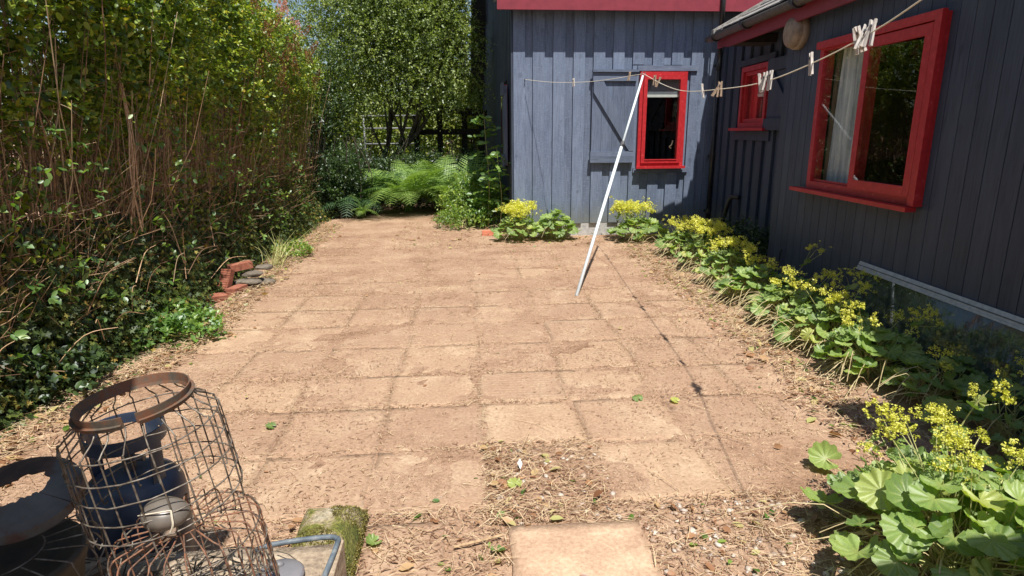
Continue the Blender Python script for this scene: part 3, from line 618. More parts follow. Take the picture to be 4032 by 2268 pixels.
rbox('red_curtain', 'red', sw2, SW0 + .36, SW1 - .12, -.41, -.40, SZ0 + .06, SZ1 - .08)
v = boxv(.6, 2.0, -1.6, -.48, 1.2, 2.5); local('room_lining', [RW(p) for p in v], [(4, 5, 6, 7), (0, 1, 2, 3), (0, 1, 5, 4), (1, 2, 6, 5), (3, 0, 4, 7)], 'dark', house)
# its shutter, folded open against the projecting corner
s2 = rbox('small_shutter', 'board_shade', house, .30, 1.02, -.318, -.290, SZ0 + .10, SZ1 - .12)
rbox('rail', 'board_shade', s2, .28, 1.03, -.289, -.262, SZ1 - .118, SZ1 + .01); rbox('rail', 'board_shade', s2, .28, 1.03, -.289, -.262, SZ0 - .03, SZ0 + .098)
bv = [(.30, SZ0 + .1), (.42, SZ0 + .1), (1.02, SZ1 - .2), (1.02, SZ1 - .12), (.90, SZ1 - .12)]; nb = len(bv)
local('brace', [RW((a, -.262, b)) for a, b in bv] + [RW((a, -.289, b)) for a, b in bv], [tuple(range(nb)), tuple(range(nb, 2 * nb))[::-1]] + [(i, nb + i, nb + (i + 1) % nb, (i + 1) % nb) for i in range(nb)], 'board_shade', s2)
# big window
bw = rframe(PT0, PT1, PZ0, PZ1, .06, -.06, .035).build('large_window', 'red', house)
mb = MB().box(PT0 - .012, PT0 + .05, .0355, .07, PZ0 + .0, PZ1 + .012); mb.box(PT0 + .05, PT1 + .012, .0355, .07, PZ1 - .045, PZ1 + .012); mb.xf(RW); mb.f = [q[::-1] for q in mb.f]; mb.build('architrave', 'red', bw)
rbox('mullion', 'red', bw, -1.425, -1.365, -.055, .03, PZ0 + .0605, PZ1 - .0605)
rframe(-2.135, -1.405, PZ0 + .055, PZ1 - .055, .068, .0305, .062).build('casement', 'red', bw)
rbox('beading', 'red', bw, -1.364, PT1 - .0605, -.01, .012, PZ0 + .0605, PZ0 + .078)
def skewpane(t0, t1, d0, d1, z0, z1):
    v = [RW(p) for p in [(t0, d0, z0), (t1, d1, z0), (t1, d1 + .004, z0), (t0, d0 + .004, z0), (t0, d0, z1), (t1, d1, z1), (t1, d1 + .004, z1), (t0, d0 + .004, z1)]]; return local('pane', v, [q[::-1] for q in BF], 'glass', bw)
skewpane(-2.07, -1.47, -.018, .058, PZ0 + .12, PZ1 - .12); skewpane(-1.366, PT1 - .058, -.058, .012, PZ0 + .07, PZ1 - .058)
rbox('sill', 'red', bw, PT0 + .0, PT1 + .15, .036, .11, PZ0 - .035, PZ0 - .004)
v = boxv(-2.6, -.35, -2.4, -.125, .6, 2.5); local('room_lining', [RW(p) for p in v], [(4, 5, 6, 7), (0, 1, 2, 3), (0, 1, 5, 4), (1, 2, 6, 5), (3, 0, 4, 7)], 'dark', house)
def curtain(t0, t1, d, z0, z1, mat, par, lean=0, amp=.022, wav=46):
    n = 60; vv = []; ff = []
    for i in range(n + 1):
        s_ = i / n; t_ = t0 + (t1 - t0) * s_
        for z, ln in ((z0, 1), ((z0 + z1) / 2, .55), (z1, 0)):
            vv.append(RW((t_ + lean * ln * (1 - s_ * .5), d + amp * math.sin(wav * t_ + math.sin(9 * t_) * 1.5) * (.6 + .4 * ln), z)))
    for i in range(n):
        for j in range(2): a = i * 3 + j; ff.append((a, a + 1, a + 4, a + 3))
    return local('curtain', vv, ff, mat, par, True)
curtain(-1.32, -.84, -.098, 1.05, 2.16, 'curtain', bw, .07, .020, 95)
curtain(-1.93, -1.84, -.11, 1.3, 2.16, 'lace', bw, 0, .010)
rbox('curtain_edge', 'tan', bw, -.80, -.745, -.105, -.09, 1.05, 2.16)
# wall lamp
lp = MB().lathe([(.0, .125), (.09, .122), (.122, .110), (.136, .09), (.1375, .06)], seg=28); LC = RW((-.245, 0, 2.362))
rotm = np.array([np.cross(NR, [0, 0, 1]), [0, 0, 1.], NR]).T
lp.xf(lambda p: LC + rotm @ (p * np.array([1.08, 1, 1]))); lampo = lp.build('wall_lamp', 'lamp', house, True)
l2 = MB().lathe([(.138, .059), (.15, .055), (.154, .0), (.1, -.003)], seg=28); l2.xf(lambda p: LC + rotm @ (p * np.array([1.08, 1, 1]))); l2.build('lamp_base', 'lamp', lampo, True)
# fascia, gutter, roof of the right block
rbox('right_fascia', 'red_dull', house, -8, 1.36, .085, .11, 2.435, 2.575)
rbox('fascia_end', 'red_dull', house, 1.362, 1.80, .04, .065, 2.47, 2.57)
rbox('soffit', 'backing', house, -8, 1.36, -.06, .084, 2.53, 2.55); rbox('soffit', 'backing', house, .0, 1.36, -.5, -.061, 2.54, 2.56)
rbox('eave_box', 'black_wood', house, 1.0, 1.34, -.32, .08, 2.44, 2.528)
gv = []; gf = []; ns = 10
for i, t_ in enumerate([-8, -4, 0, 1.78]):
    for k in range(ns + 1):
        a = math.pi * k / ns; gv.append(RW((t_, .168 + .055 * math.cos(a), 2.598 - .058 * math.sin(a))))
for i in range(3):
    for k in range(ns): a = i * (ns + 1) + k; gf.append((a, a + 1, a + ns + 2, a + ns + 1))
gut = local('gutter', gv, gf, 'gutter', house, True); md = gut.modifiers.new('thickness', 'SOLIDIFY'); md.thickness = .004
rbox('gutter_end', 'gutter', gut, 1.781, 1.79, .112, .224, 2.545, 2.6)
for t_ in (1.55, .62, -.5, -1.6): 
    b = MB()
    for k in range(8):
        a0 = math.pi * k / 8; a1 = math.pi * (k + 1) / 8
        b.add([RW((t_ + dt, .168 + rr * math.cos(a), 2.598 - (rr + .003) * math.sin(a))) for dt in (0, .05) for a in (a0, a1) for rr in (.060, .075)], [(0, 1, 3, 2), (4, 6, 7, 5), (0, 4, 5, 1), (2, 3, 7, 6), (1, 5, 7, 3), (0, 2, 6, 4)])
    b.build('gutter_bracket', 'black_plastic', gut)
rr_ = MB(); tp = math.tan(rad(29)); v = []
def rtile(name, t0, t1, e0, e1, lift, th, mat, par):
    z = lambda e: 2.632 + e * tp
    v = [RW((t0, .15 - e0, z(e0) + lift)), RW((t1, .15 - e0, z(e0) + lift)), RW((t1, .15 - e1, z(e1))), RW((t0, .15 - e1, z(e1))), RW((t0, .15 - e0, z(e0) + lift + th)), RW((t1, .15 - e0, z(e0) + lift + th)), RW((t1, .15 - e1, z(e1) + th)), RW((t0, .15 - e1, z(e1) + th))]
    return local(name, v, BF, mat, par)
rroof = rtile('right_roof', -8, 1.68, .02, 4.2, -.02, .015, 'black_wood', house)
for r_ in range(7):
    e0 = r_ * .26; t_ = 1.66 - (r_ % 2) * .12
    for q in range(15):
        w_ = .245; a = t_ - (q + 1) * w_; rtile('roof_tile', a + .004, t_ - q * w_ - rnd.uniform(0, .004), e0, e0 + .31, .012 + rnd.uniform(0, .006), .012, 'tile', rroof)
rtile('verge_tiles', 1.665, 1.76, -.02, 4.1, .0, .05, 'tile', rroof)
# downpipe in the corner
dp = MB().tube([(3.56, 8.60, 3.6), (3.56, 8.60, 2.80)], .034, 12).build('downpipe', 'black_plastic', house, True)
MB().tube([(3.56, 8.60, 2.82), (3.56, 8.60, 2.70)], .044, 12).build('pipe_socket', 'black_plastic', dp, True)
MB().tube(smoothpath([(3.56, 8.60, 2.71), (3.565, 8.62, 2.62), (3.60, 8.68, 2.54), (3.61, 8.71, 2.46), (3.61, 8.715, 2.3)], 5), .035, 12).build('pipe_bend', 'black_plastic', dp, True)
MB().tube([(3.61, 8.715, 2.36), (3.612, 8.715, .05)], .033, 12).build('lower_pipe', 'black_plastic', dp, True)
for z in (2.33, 1.1, .32): MB().tube([(3.61, 8.715, z), (3.61, 8.715, z + .07)], .042, 12).box(3.56, 3.66, 8.745, 8.775, z + .02, z + .05).build('pipe_collar', 'black_plastic', dp)
MB().tube(smoothpath([RW((1.93, -.20, .02)), RW((1.90, -.22, .35)), RW((1.80, -.24, .60)), RW((1.74, -.26, .655)), RW((1.66, -.31, .66))], 6), .030, 10).build('waste_pipe', 'black_plastic', house, True)
MB().tube(smoothpath([RW((-.32, .012, .36)), RW((-.28, .02, .20)), RW((-.20, .03, .10)), RW((.02, .05, .06)), RW((.10, .03, .10))], 6), .006, 6).build('cable', 'black_plastic', house)
# porch slabs, unseen and added to cast the lower right shadows
canopy = MB().box(2.27, 3.4, .60, 1.82, 2.44, 2.56).box(1.20, 3.4, -2.4, .45, 2.44, 2.56).build('added_canopy', 'board_shade', house)
box('added_canopy_post', 'board_shade', canopy, 1.25, 1.35, -2.3, -2.2, 0, 2.44)
occluder = thing('added_shade_roof', 'added unseen flat roof as shelter that shades the wire cages', 'occluder', (-1.8, -.8, 0))  # roof and posts out of view, added to shade the cages
box('roof', 'board_shade', occluder, -3.0, -.655, -2.4, 1.02, 2.42, 2.5)
for px_, py_ in ((-.80, -2.3), (-2.9, -2.3), (-2.9, -.2), (-.80, -.9)): box('post', 'board_shade', occluder, px_ - .05, px_ + .05, py_ - .05, py_ + .05, 0, 2.42)

# ------------------------------------------------------------------ leaning glass sheet
gl = thing('glass_screen', 'dirty glass screen with aluminium top rail leaning on the charcoal wall', 'glass screen', (2.9, 3.6, 0))
A = np.array([3.045, 4.36, .47]); B = np.array([2.93, 2.2, .47]); D_ = np.array([2.835, 4.15, .0]); E_ = np.array([2.72, 2.05, .0]); nn_ = nrm(np.cross(B - A, D_ - A)) * .006
local('pane', [D_, E_, B, A, D_ + nn_, E_ + nn_, B + nn_, A + nn_], [(0, 1, 2, 3), (7, 6, 5, 4), (0, 4, 5, 1), (1, 5, 6, 2), (2, 6, 7, 3), (3, 7, 4, 0)], 'dirty_glass', gl)
uu = nrm(B - A); dn = nrm(D_ - A); dn = nrm(dn - dn.dot(uu) * uu); pn = np.cross(uu, dn); pn = pn * (1 if pn[0] < 0 else -1)
def rail(a0, a1, d0, d1, n0, n1, name, mat):
    v = [A + uu * p[0] + dn * p[1] + pn * p[2] for p in boxv(a0, a1, d0, d1, n0, n1)]; return local(name, v, BF, mat, gl)
rail(-.01, 2.17, -.045, .004, -.022, .024, 'top_rail', 'alu'); rail(-.008, 2.168, .005, .020, .008, .026, 'rail_lip', 'alu'); rail(-.009, 2.169, -.018, -.012, .0245, .028, 'groove_shade_strip', 'clamp')  # groove is a raised dark strip, its shade put into the colour

# ------------------------------------------------------------------ clothes line, prop, pegs
TIP = np.array([2.062, 7.045, 2.112]); BASE = np.array([1.054, 5.477, .0])
lpts = [(.92, 8.835, 2.192), (1.25, 8.36, 2.12), (1.65, 7.75, 2.085), TIP - [0, 0, .0], (1.95, 6.0, 1.925), (1.84, 5.1, 1.81), (1.745, 4.18, 1.765), (1.685, 3.45, 1.755), (1.635, 2.85, 1.80), (1.57, 2.35, 1.86), (1.49, 1.9, 1.935), (1.36, 1.0, 2.10), (1.28, .45, 2.22)]
LP = np.concatenate([smoothpath(lpts[:4], 8), smoothpath(lpts[3:], 8)[1:]])
cl = thing('clothesline', 'cream cord clothesline strung from a hook on the blue grey wall over the patio', 'clothesline', (1.6, 4.0, 1.7))
MB().tube(LP, .0029, 6).build('cord', 'line', cl)
MB().tube(smoothpath([(.92, YW - .004, 2.20), (.92, YW - .04, 2.20), (.92, YW - .045, 2.175), (.92, YW - .02, 2.165)], 5), .004, 6).build('wall_hook', 'clamp', cl)
MB().tube(smoothpath([(1.28, .45, 2.22), (1.27, .44, 2.3), (1.27, .43, 2.44)], 3), .004, 6).build('hook', 'clamp', cl)
pr = thing('clothes_prop', 'pale blue white telescopic clothes prop standing tilted on the patio under the line', 'clothes prop', tuple(BASE))
ax = TIP - BASE; J = BASE + ax * .645
MB().tube([BASE + ax * .0, J], .0165, 12).build('lower_tube', 'prop', pr, True); MB().tube([J, TIP - ax * .012], .0125, 12).build('upper_tube', 'prop', pr, True)
MB().tube([J - ax * .012, J + ax * .010], .0225, 10).tube([J + [0, -.02, 0], J + [.0, -.045, 0]], .008, 6).build('clamp', 'clamp', pr)
s_ = nrm(np.cross(ax, [0, 1, 0])); MB().tube(smoothpath([TIP - ax * .012, TIP - ax * .004 + s_ * .018, TIP + ax * .010 + s_ * .016], 4), .004, 6).tube(smoothpath([TIP - ax * .012, TIP - ax * .004 - s_ * .018, TIP + ax * .010 - s_ * .016], 4), .004, 6).build('fork', 'clamp', pr)
def prong_mesh(mat):
    v = [(-.0045, -.005, -.062), (.0045, -.005, -.062), (.0045, .003, -.062), (-.0045, .003, -.062), (-.0045, -.002, .0), (.0045, -.002, 0), (.0045, .006, 0), (-.0045, .006, 0), (-.0045, .004, .018), (.0045, .004, .018), (.0045, .009, .018), (-.0045, .009, .018)]
    f = [(0, 3, 2, 1), (0, 1, 5, 4), (1, 2, 6, 5), (2, 3, 7, 6), (3, 0, 4, 7), (4, 5, 9, 8), (5, 6, 10, 9), (6, 7, 11, 10), (7, 4, 8, 11), (8, 9, 10, 11)]
    return mesh_from('prong', v, f, mat)
PM = {k: prong_mesh(k) for k in ('peg', 'peg_brown')}
v_, f_ = tubevf([(-.007, 0, 0), (.007, 0, 0)], .0045, 6); SPR = mesh_from('spring', v_, f_, 'clamp')
def peg(t_, label, tilt=0, yaw=0, mat='peg', slide=0, k=1.25):
    i = min(int(t_), len(LP) - 2); p = LP[i] + (LP[i + 1] - LP[i]) * (t_ - i)
    e = thing('clothes_peg', label, 'clothes peg', tuple(p + [0, 0, .002 - .0]), 'wooden clothes pegs hanging on the line', (rad(rnd.uniform(-8, 8)), rad(tilt), rad(yaw)))
    e.scale = (k,) * 3
    for s in (1, -1):
        o = bpy.data.objects.new('prong', PM[mat]); C.objects.link(o); o.parent = e; o.rotation_euler = (rad(7), 0, 0 if s > 0 else math.pi); o.location = (0, .0035 * s, .02)
    o = bpy.data.objects.new('spring', SPR); C.objects.link(o); o.parent = e; o.location = (0, 0, .018)
def nearest(px, py):
    q = (LP - np.array([0, 0, 1.5])) @ RC; u = 1288 + 1541 * q[:, 0] / np.maximum(q[:, 2], .01); i = int(np.argmin(np.abs(u - px) + (q[:, 2] < .3) * 1e5)); 
    j = i + 1 if i + 1 < len(u) and (u[i + 1] - px) * (u[i] - px) <= 0 else i - 1
    a, b = min(i, j), max(i, j); return a + (px - u[a]) / (u[b] - u[a] + 1e-9)
for px_, tl, yw, mt_, lb in [
    (1443, 4, 90, 'peg', 'single pale peg on the line between the wall hook and the shutter'),
    (1583, 14, 80, 'peg_brown', 'brown peg just left of the prop tip in front of the shutter'),
    (1647, 6, 100, 'peg_brown', 'thin brown peg over the top left corner of the front red window'),
    (1656, 24, 70, 'peg_brown', 'tilted brown peg over the top of the front red window'),
    (1768, -10, 30, 'peg', 'tiny peg on the line just left of the downpipe'),
    (1803, 30, 60, 'peg_brown', 'weathered peg slanting left on the line just right of the downpipe'),
    (1811, 12, 100, 'peg_brown', 'weathered peg slanting the other way just right of the downpipe'),
    (1912, -10, 20, 'peg', 'leftmost peg of the bunch in front of the small red window'),
    (1921, 4, 70, 'peg', 'second peg of the bunch in front of the small red window'),
    (1930, 9, 110, 'peg', 'third peg of the bunch in front of the small red window'),
    (1937, 5, 60, 'peg', 'rightmost peg of the bunch in front of the small red window'),
    (2040, -3, 50, 'peg', 'single white peg on the line between the small and the large window'),
    (2152, -12, 20, 'peg', 'leftmost peg of the bunch above the large red window'),
    (2163, -22, 60, 'peg', 'left leaning peg of the bunch above the large red window'),
    (2172, 22, 100, 'peg', 'middle peg crossing the others above the large red window'),
    (2182, 26, 40, 'peg', 'right slanting peg of the bunch above the large red window'),
    (2190, 12, 80, 'peg', 'rightmost peg of the bunch above the large red window')]:
    peg(nearest(px_, 0), lb, tl, yw - 60, mt_)

# ------------------------------------------------------------------ clutter at the lower left
def ring_pts(c, axu, axv, r, n=40, a0=0, a1=360):
    a = np.radians(np.linspace(a0, a1, n)); return np.array([c + r * (math.cos(t) * axu + math.sin(t) * axv) for t in a])
def cage(name, label, top, axis, prof, nwires, hoops, mat, hmat, band=None, cap=None, wr=.0018, miss=()):
    axis = nrm(axis); u = nrm(np.cross([0, 1, 0], axis)); v = np.cross(axis, u)
    e = thing(name, label, 'wire cage', tuple(top + axis * prof[-1][1]))
    for k in range(nwires):
        a = 2 * math.pi * k / nwires + .13 + rnd.uniform(-.02, .02); dr = math.cos(a) * u + math.sin(a) * v; tng = -math.sin(a) * u + math.cos(a) * v
        end = prof[-1][1] + rnd.uniform(-.03, .015)
        pts = [top + axis * z + dr * (r + rnd.uniform(-.003, .003)) + tng * rnd.uniform(-.004, .004) for r, z in prof[:-1]] + [top + axis * end + dr * prof[-1][0], top + axis * (end - .006) + dr * (prof[-1][0] - .014)]
        if cap: pts = [top + axis * (prof[0][1] + .004) + dr * cap] + pts
        P = smoothpath(pts, 3); MB().tube(P, [wr * rnd.uniform(.85, 1.25) for _ in P], 6).build('upright_wire', mat, e, True)
    def rad_at(z):
        zs = [p[1] for p in prof][::-1]; rs = [p[0] for p in prof][::-1]; return float(np.interp(z, zs, rs))
    for z in hoops:
        P = ring_pts(top + axis * z, u, v, rad_at(z) + .003, 49); P += np.random.default_rng(int(abs(z) * 1000)).normal(size=P.shape) * .0008; P[-1] = P[0]
        MB().tube(P, wr, 6, False).build('hoop', hmat, e, True)
    if cap: MB().tube(ring_pts(top + axis * (prof[0][1] + .006), u, v, cap, 25), wr, 6, False).build('cap_hoop', mat, e, True)
    return e, u, v
AX = np.array([-.12, -.04, 1.])
topA = np.array([-.772, 1.391, .885])
cA, u_, v_ = cage('wire_cage', 'upper wire cage with a broad rusty iron ring around its open top', topA, AX, [(.115, 0), (.132, -.018), (.163, -.042), (.168, -.065), (.172, -.26)], 22, [-.052, -.105, -.155, -.205, -.252], 'wire', 'wire')
cA['label'] = 'upper wire cage with a broad rusty iron ring around its open top'
axn = nrm(AX)
def band(c, r, h, th, a0, a1, mat, par, name):
    n = 56; v = []; f = []
    for i in range(n):
        a = rad(a0 + (a1 - a0) * i / (n - 1)); d = math.cos(a) * u_ + math.sin(a) * v_
        for rr, z in ((r, 0), (r + th, 0), (r + th + .004, h), (r + .004, h)): v.append(c + d * rr + axn * z)
    for i in range(n - 1):
        for k in range(4): q = (k + 1) % 4; f.append((i * 4 + k, i * 4 + q, i * 4 + 4 + q, i * 4 + 4 + k))
    f += [(0, 1, 2, 3)[::-1], tuple((n - 1) * 4 + k for k in range(4))]
    return local(name, v, f, mat, par, False)
band(topA, .116, .026, .003, -62, 286, 'rust', cA, 'iron_ring'); band(topA - axn * .001, .114, .010, .012, -60, 284, 'rust', cA, 'ring_flange')
topB = np.array([-.665, 1.31, .615])
cB, _, _ = cage('wire_cage', 'lower rust red wire cage that carries the veined stone', topB, AX * [.9, 1, 1], [(.125, .0), (.148, -.006), (.160, -.03), (.162, -.08), (.166, -.36)], 24, [-.028, -.085, -.145, -.205, -.265, -.325], 'rusty_wire', 'wire', cap=.05)
topC = np.array([-1.08, 1.30, .56])
cC, _, _ = cage('wire_cage', 'shaded wire cage at the left edge around a brown pot', topC, (-.02, 0, 1), [(.175, .0), (.19, -.01), (.2, -.04), (.2, -.08), (.2, -.30)], 20, [-.04, -.1, -.16, -.22, -.28], 'wire', 'wire', cap=.09)
bp = tag(MB().lathe([(.0, 0), (.115, 0), (.15, .25), (.158, .25), (.158, .28), (.145, .28), (.138, .24), (.0, .22)], (-1.08, 1.32, .262), 24).build('plant_pot', 'brownpot', None, True), 'shaded brown plastic pot inside the wire cage at the left edge', 'pot')
# pebble with veins
def blob(c, rx, ry, rz, seg=24, rings=14, seed=1, amp=.05, flat=0):
    v = []; f = []; r_ = np.random.default_rng(seed); ph = r_.uniform(0, 6, 6)
    for j in range(rings + 1):
        th = math.pi * j / rings
        for i in range(seg):
            a = 2 * math.pi * i / seg; d = np.array([math.sin(th) * math.cos(a), math.sin(th) * math.sin(a), math.cos(th)])
            k = 1 + amp * (math.sin(2 * d[0] * 2 + ph[0]) + math.sin(3 * d[1] + ph[1]) + math.sin(4 * d[2] + 2 * d[0] + ph[2])) / 2
            v.append((c[0] + rx * d[0] * k, c[1] + ry * d[1] * k, c[2] + rz * d[2] * k))
    for j in range(rings):
        for i in range(seg): q = (i + 1) % seg; f.append((j * seg + i, (j + 1) * seg + i, (j + 1) * seg + q, j * seg + q))
    return MB().add(v, f)
st = thing('veined_stone', 'smooth brown grey beach stone with pale veins resting on the lower wire cage', 'stone', (-.685, 1.275, .63))
blob((-.685, 1.275, .668), .052, .044, .036, amp=.05).build('stone', 'pebble', st, True)
SO = np.array([-.04, -.025, -.080])
sv = MB().tube(SO + smoothpath([(-.694, 1.285, .757), (-.668, 1.265, .772), (-.635, 1.262, .778), (-.615, 1.270, .776)], 5), .0018, 5).tube(SO + smoothpath([(-.615, 1.270, .776), (-.611, 1.262, .762), (-.609, 1.257, .748), (-.616, 1.256, .73)], 5), .0022, 5).build('vein', 'vein', st)
# gas cylinder
GC = np.array([-1.105, 1.90, -.035])
gc = thing('gas_cylinder', 'faded blue gas cylinder with carrying collar standing behind the wire cages', 'gas cylinder', tuple(GC))
MB().lathe([(0, .03), (.12, .03), (.15, .06), (.156, .1), (.156, .36), (.150, .405), (.128, .44), (.09, .46), (.04, .468), (0, .47)], tuple(GC), 40).build('body', 'blue', gc, True)
MB().lathe([(.125, .0), (.13, 0), (.13, .032), (.125, .032)], tuple(GC), 30).build('foot_ring', 'blue', gc, True)
def arc(r, th, z0, z1, a0, a1, name, par=gc, c=GC, mat='blue'):
    n = max(6, int((a1 - a0) / 8)); v = []; f = []
    for i in range(n):
        a = rad(a0 + (a1 - a0) * i / (n - 1))
        for rr, z in ((r, z0), (r + th, z0), (r + th, z1), (r, z1)): v.append((c[0] + rr * math.cos(a), c[1] + rr * math.sin(a), z + c[2]))
    for i in range(n - 1):
        for k in range(4): q = (k + 1) % 4; f.append((i * 4 + k, i * 4 + 4 + k, i * 4 + 4 + q, i * 4 + q))
    f += [(0, 1, 2, 3), tuple((n - 1) * 4 + k for k in range(4))[::-1]]; return local(name, v, f, mat, par)
arc(.114, .005, .575, .62, -158, 62, 'collar'); arc(.114, .005, .585, .62, 98, 196, 'collar')
for a in (-20, 75, 170): arc(.115, .004, .44, .60, a - 12, a + 12, 'collar_post')
MB().tube([GC + [0, 0, .465], GC + [0, 0, .53]], .02, 10).tube([GC + [-.0, 0, .51], GC + [.05, 0, .51]], .012, 8).build('valve', 'clamp', gc)
# trough of rough concrete with a hose round the rim
tr = thing('concrete_trough', 'rough concrete trough filled with rubble under the wire cages', 'trough', (-.85, 1.45, 0))
def rough_box(name, mat, parent, x0, x1, y0, y1, z0, z1, n=12, amp=.006, seed=3, top=None):
    bm = MB(); r_ = np.random.default_rng(seed)
    v = []; f = []; m_ = n
    U_, V_ = np.meshgrid(np.linspace(0, 1, m_), np.linspace(0, 1, m_)); X = x0 + (x1 - x0) * U_; Y = y0 + (y1 - y0) * V_
    Z = z1 + hnoise(X, Y, 14, seed) * amp + hnoise(X, Y, 45, seed + 1) * amp * .5
    ed = np.minimum(np.minimum(U_, 1 - U_), np.minimum(V_, 1 - V_)); Z = Z - (top or 0) * np.clip(1 - ed * 3.2, 0, 1) ** 2.2
    t_ = np.stack([X, Y, Z], 2).reshape(-1, 3); v = [tuple(p) for p in t_]
    ring = [i for i in range(m_)] + [i * m_ + m_ - 1 for i in range(1, m_)] + [m_ * m_ - 1 - i for i in range(1, m_)] + [(m_ - 1 - i) * m_ for i in range(1, m_ - 1)]
    for i in ring: p = t_[i]; v.append((p[0] + r_.normal() * amp * .5, p[1] + r_.normal() * amp * .5, (z0 + p[2]) / 2))
    for i in ring: p = t_[i]; v.append((p[0], p[1], z0))
    for j in range(m_ - 1):
        for i in range(m_ - 1): f.append((j * m_ + i, j * m_ + i + 1, (j + 1) * m_ + i + 1, (j + 1) * m_ + i))
    L_ = len(ring); b0 = m_ * m_
    for i in range(L_):
        k = (i + 1) % L_; f.append((ring[i], b0 + i, b0 + k, ring[k])); f.append((b0 + i, b0 + L_ + i, b0 + L_ + k, b0 + k))
    return local(name, v, f, mat, parent, True)
rough_box('trough_body', 'concrete', tr, -1.40, -.425, 1.02, 1.70, 0, .255, 16, .006, 4)
MB().box(-.422, -.395, 1.05, 1.705, .0, .262).build('side_wall', 'concrete', tr)
MB().tube(smoothpath([(-.66, 1.69, .255), (-.60, 1.705, .262), (-.47, 1.715, .268), (-.418, 1.705, .270), (-.410, 1.665, .270), (-.425, 1.45, .268), (-.445, 1.15, .268)], 8), .0085, 8).build('hose_edging', 'hose', tr, True)
rl = thing('round_lid', 'small grey rusty round lid lying on the concrete trough', 'lid', (-.535, 1.55, .275))
MB().lathe([(0, .018), (.035, .017), (.060, .012), (.068, .004), (.068, 0), (0, 0)], (-.545, 1.545, .272), 28).build('disc', 'lidgrey', rl, True)
blob((-.560, 1.570, .291), .022, .013, .011, 16, 8, amp=.02).build('knob', 'lidgrey', rl, True)
# broken rusty sheet ring at far left
bs_ = thing('broken_lid', 'torn rusty sheet metal lid leaning on the shaded cage at the left edge', 'lid', (-1.10, 1.42, .60))
v = []; f = []; n = 44; c0 = np.array([-1.09, 1.42, .655]); nn_ = nrm([.10, -.28, 1]); uu_ = nrm(np.cross([0, 1, 0], nn_)); vv_ = np.cross(nn_, uu_); r_ = np.random.default_rng(5)
for i in range(n):
    a = rad(-8 + 359 * i / (n - 1)); d = math.cos(a) * uu_ + math.sin(a) * vv_; ri = .050 + r_.uniform(-.006, .006) + .014 * math.sin(2 * a)
    for rr, z in ((ri, .012), (.105, .0), (.126, -.006), (.130, -.030), (.127, -.030), (.123, -.009), (.105, -.004), (ri, .008)): v.append(c0 + d * rr * np.array([1, 1, 1]) + nn_ * z)
for i in range(n - 1):
    for k in range(8): q = (k + 1) % 8; f.append((i * 8 + k, i * 8 + q, i * 8 + 8 + q, i * 8 + 8 + k))
f += [tuple(range(8))[::-1], tuple((n - 1) * 8 + k for k in range(8))]
local('rim', v, f, 'rust_dark', bs_)
MB().tube([(-1.20, 1.36, .70), (-1.165, 1.33, .675), (-1.13, 1.30, .655)], .002, 5).build('wire_end', 'alu', bs_)
r_ = np.random.default_rng(8); mb = MB()
for i in range(230):
    p = np.array([r_.uniform(-1.25, -.52), r_.uniform(1.06, 1.66), .262 + r_.random() ** 2 * .10]); a = r_.uniform(0, 6.28); L = r_.uniform(.04, .16); d = np.array([math.cos(a), math.sin(a), r_.normal() * .25])
    v, f = tubevf([p - d * L / 2, p + [0, 0, .012], p + d * L / 2], r_.uniform(.0012, .003), 4, False); mb.add(v, f)
kind(mb.build('twig_debris', 'bark'), 'stuff')
for i, (x_, y_, a_, L_) in enumerate([(-.98, 1.60, 20, .26), (-.86, 1.28, 100, .22)]):
    tag(MB().box(-L_ / 2, L_ / 2, -.022, .022, -.008, .008).xf(lambda p: np.array([x_ + p[0] * math.cos(rad(a_)) - p[1] * math.sin(rad(a_)), y_ + p[0] * math.sin(rad(a_)) + p[1] * math.cos(rad(a_)), .33 + p[2] + p[0] * .35])).build('wood_offcut', 'tan'), ['brown wood offcut lying among twigs behind the upper cage wires', 'short wood offcut standing in the debris at the foot of the cages'][i], 'wood offcut')
# mossy block
ms = thing('mossy_block', 'moss covered concrete block beside the trough', 'block', (-.52, 1.93, 0))
rough_box('block', 'moss', ms, -.640, -.408, 1.66, 2.165, 0, .15, 22, .008, 8, .10)
n = 15000; X = rng.uniform(-.645, -.40, n); Y = rng.uniform(1.66, 2.175, n); sd_ = rng.random(n) < .25; X = np.where(sd_, -.405, X)
keep = (hnoise(X, Y, 13, 44) > -.12) | sd_; X = X[keep]; Y = Y[keep]; sd_ = sd_[keep]; n = len(X)
ed_ = np.clip(np.minimum(np.minimum(X + .64, -.408 - X) / .232, np.minimum(2.165 - Y, Y - 1.66) / .505), 0, 1)
Z = np.where(sd_, rng.uniform(.0, .06, n), .15 + hnoise(X, Y, 14, 8) * .008 + hnoise(X, Y, 45, 9) * .004 - .10 * np.clip(1 - ed_ * 3.2, 0, 1) ** 2.2)
d = rng.normal(size=(n, 3)) * .8 + np.array([.1, 0, .5]); kind(scatter('moss', T_DIA, np.stack([X, Y, Z], 1), frames(d, rng.normal(size=(n, 3)) + [0, -.3, 1]), rng.uniform(.004, .011, n), 'moss_tuft', ms), 'stuff')

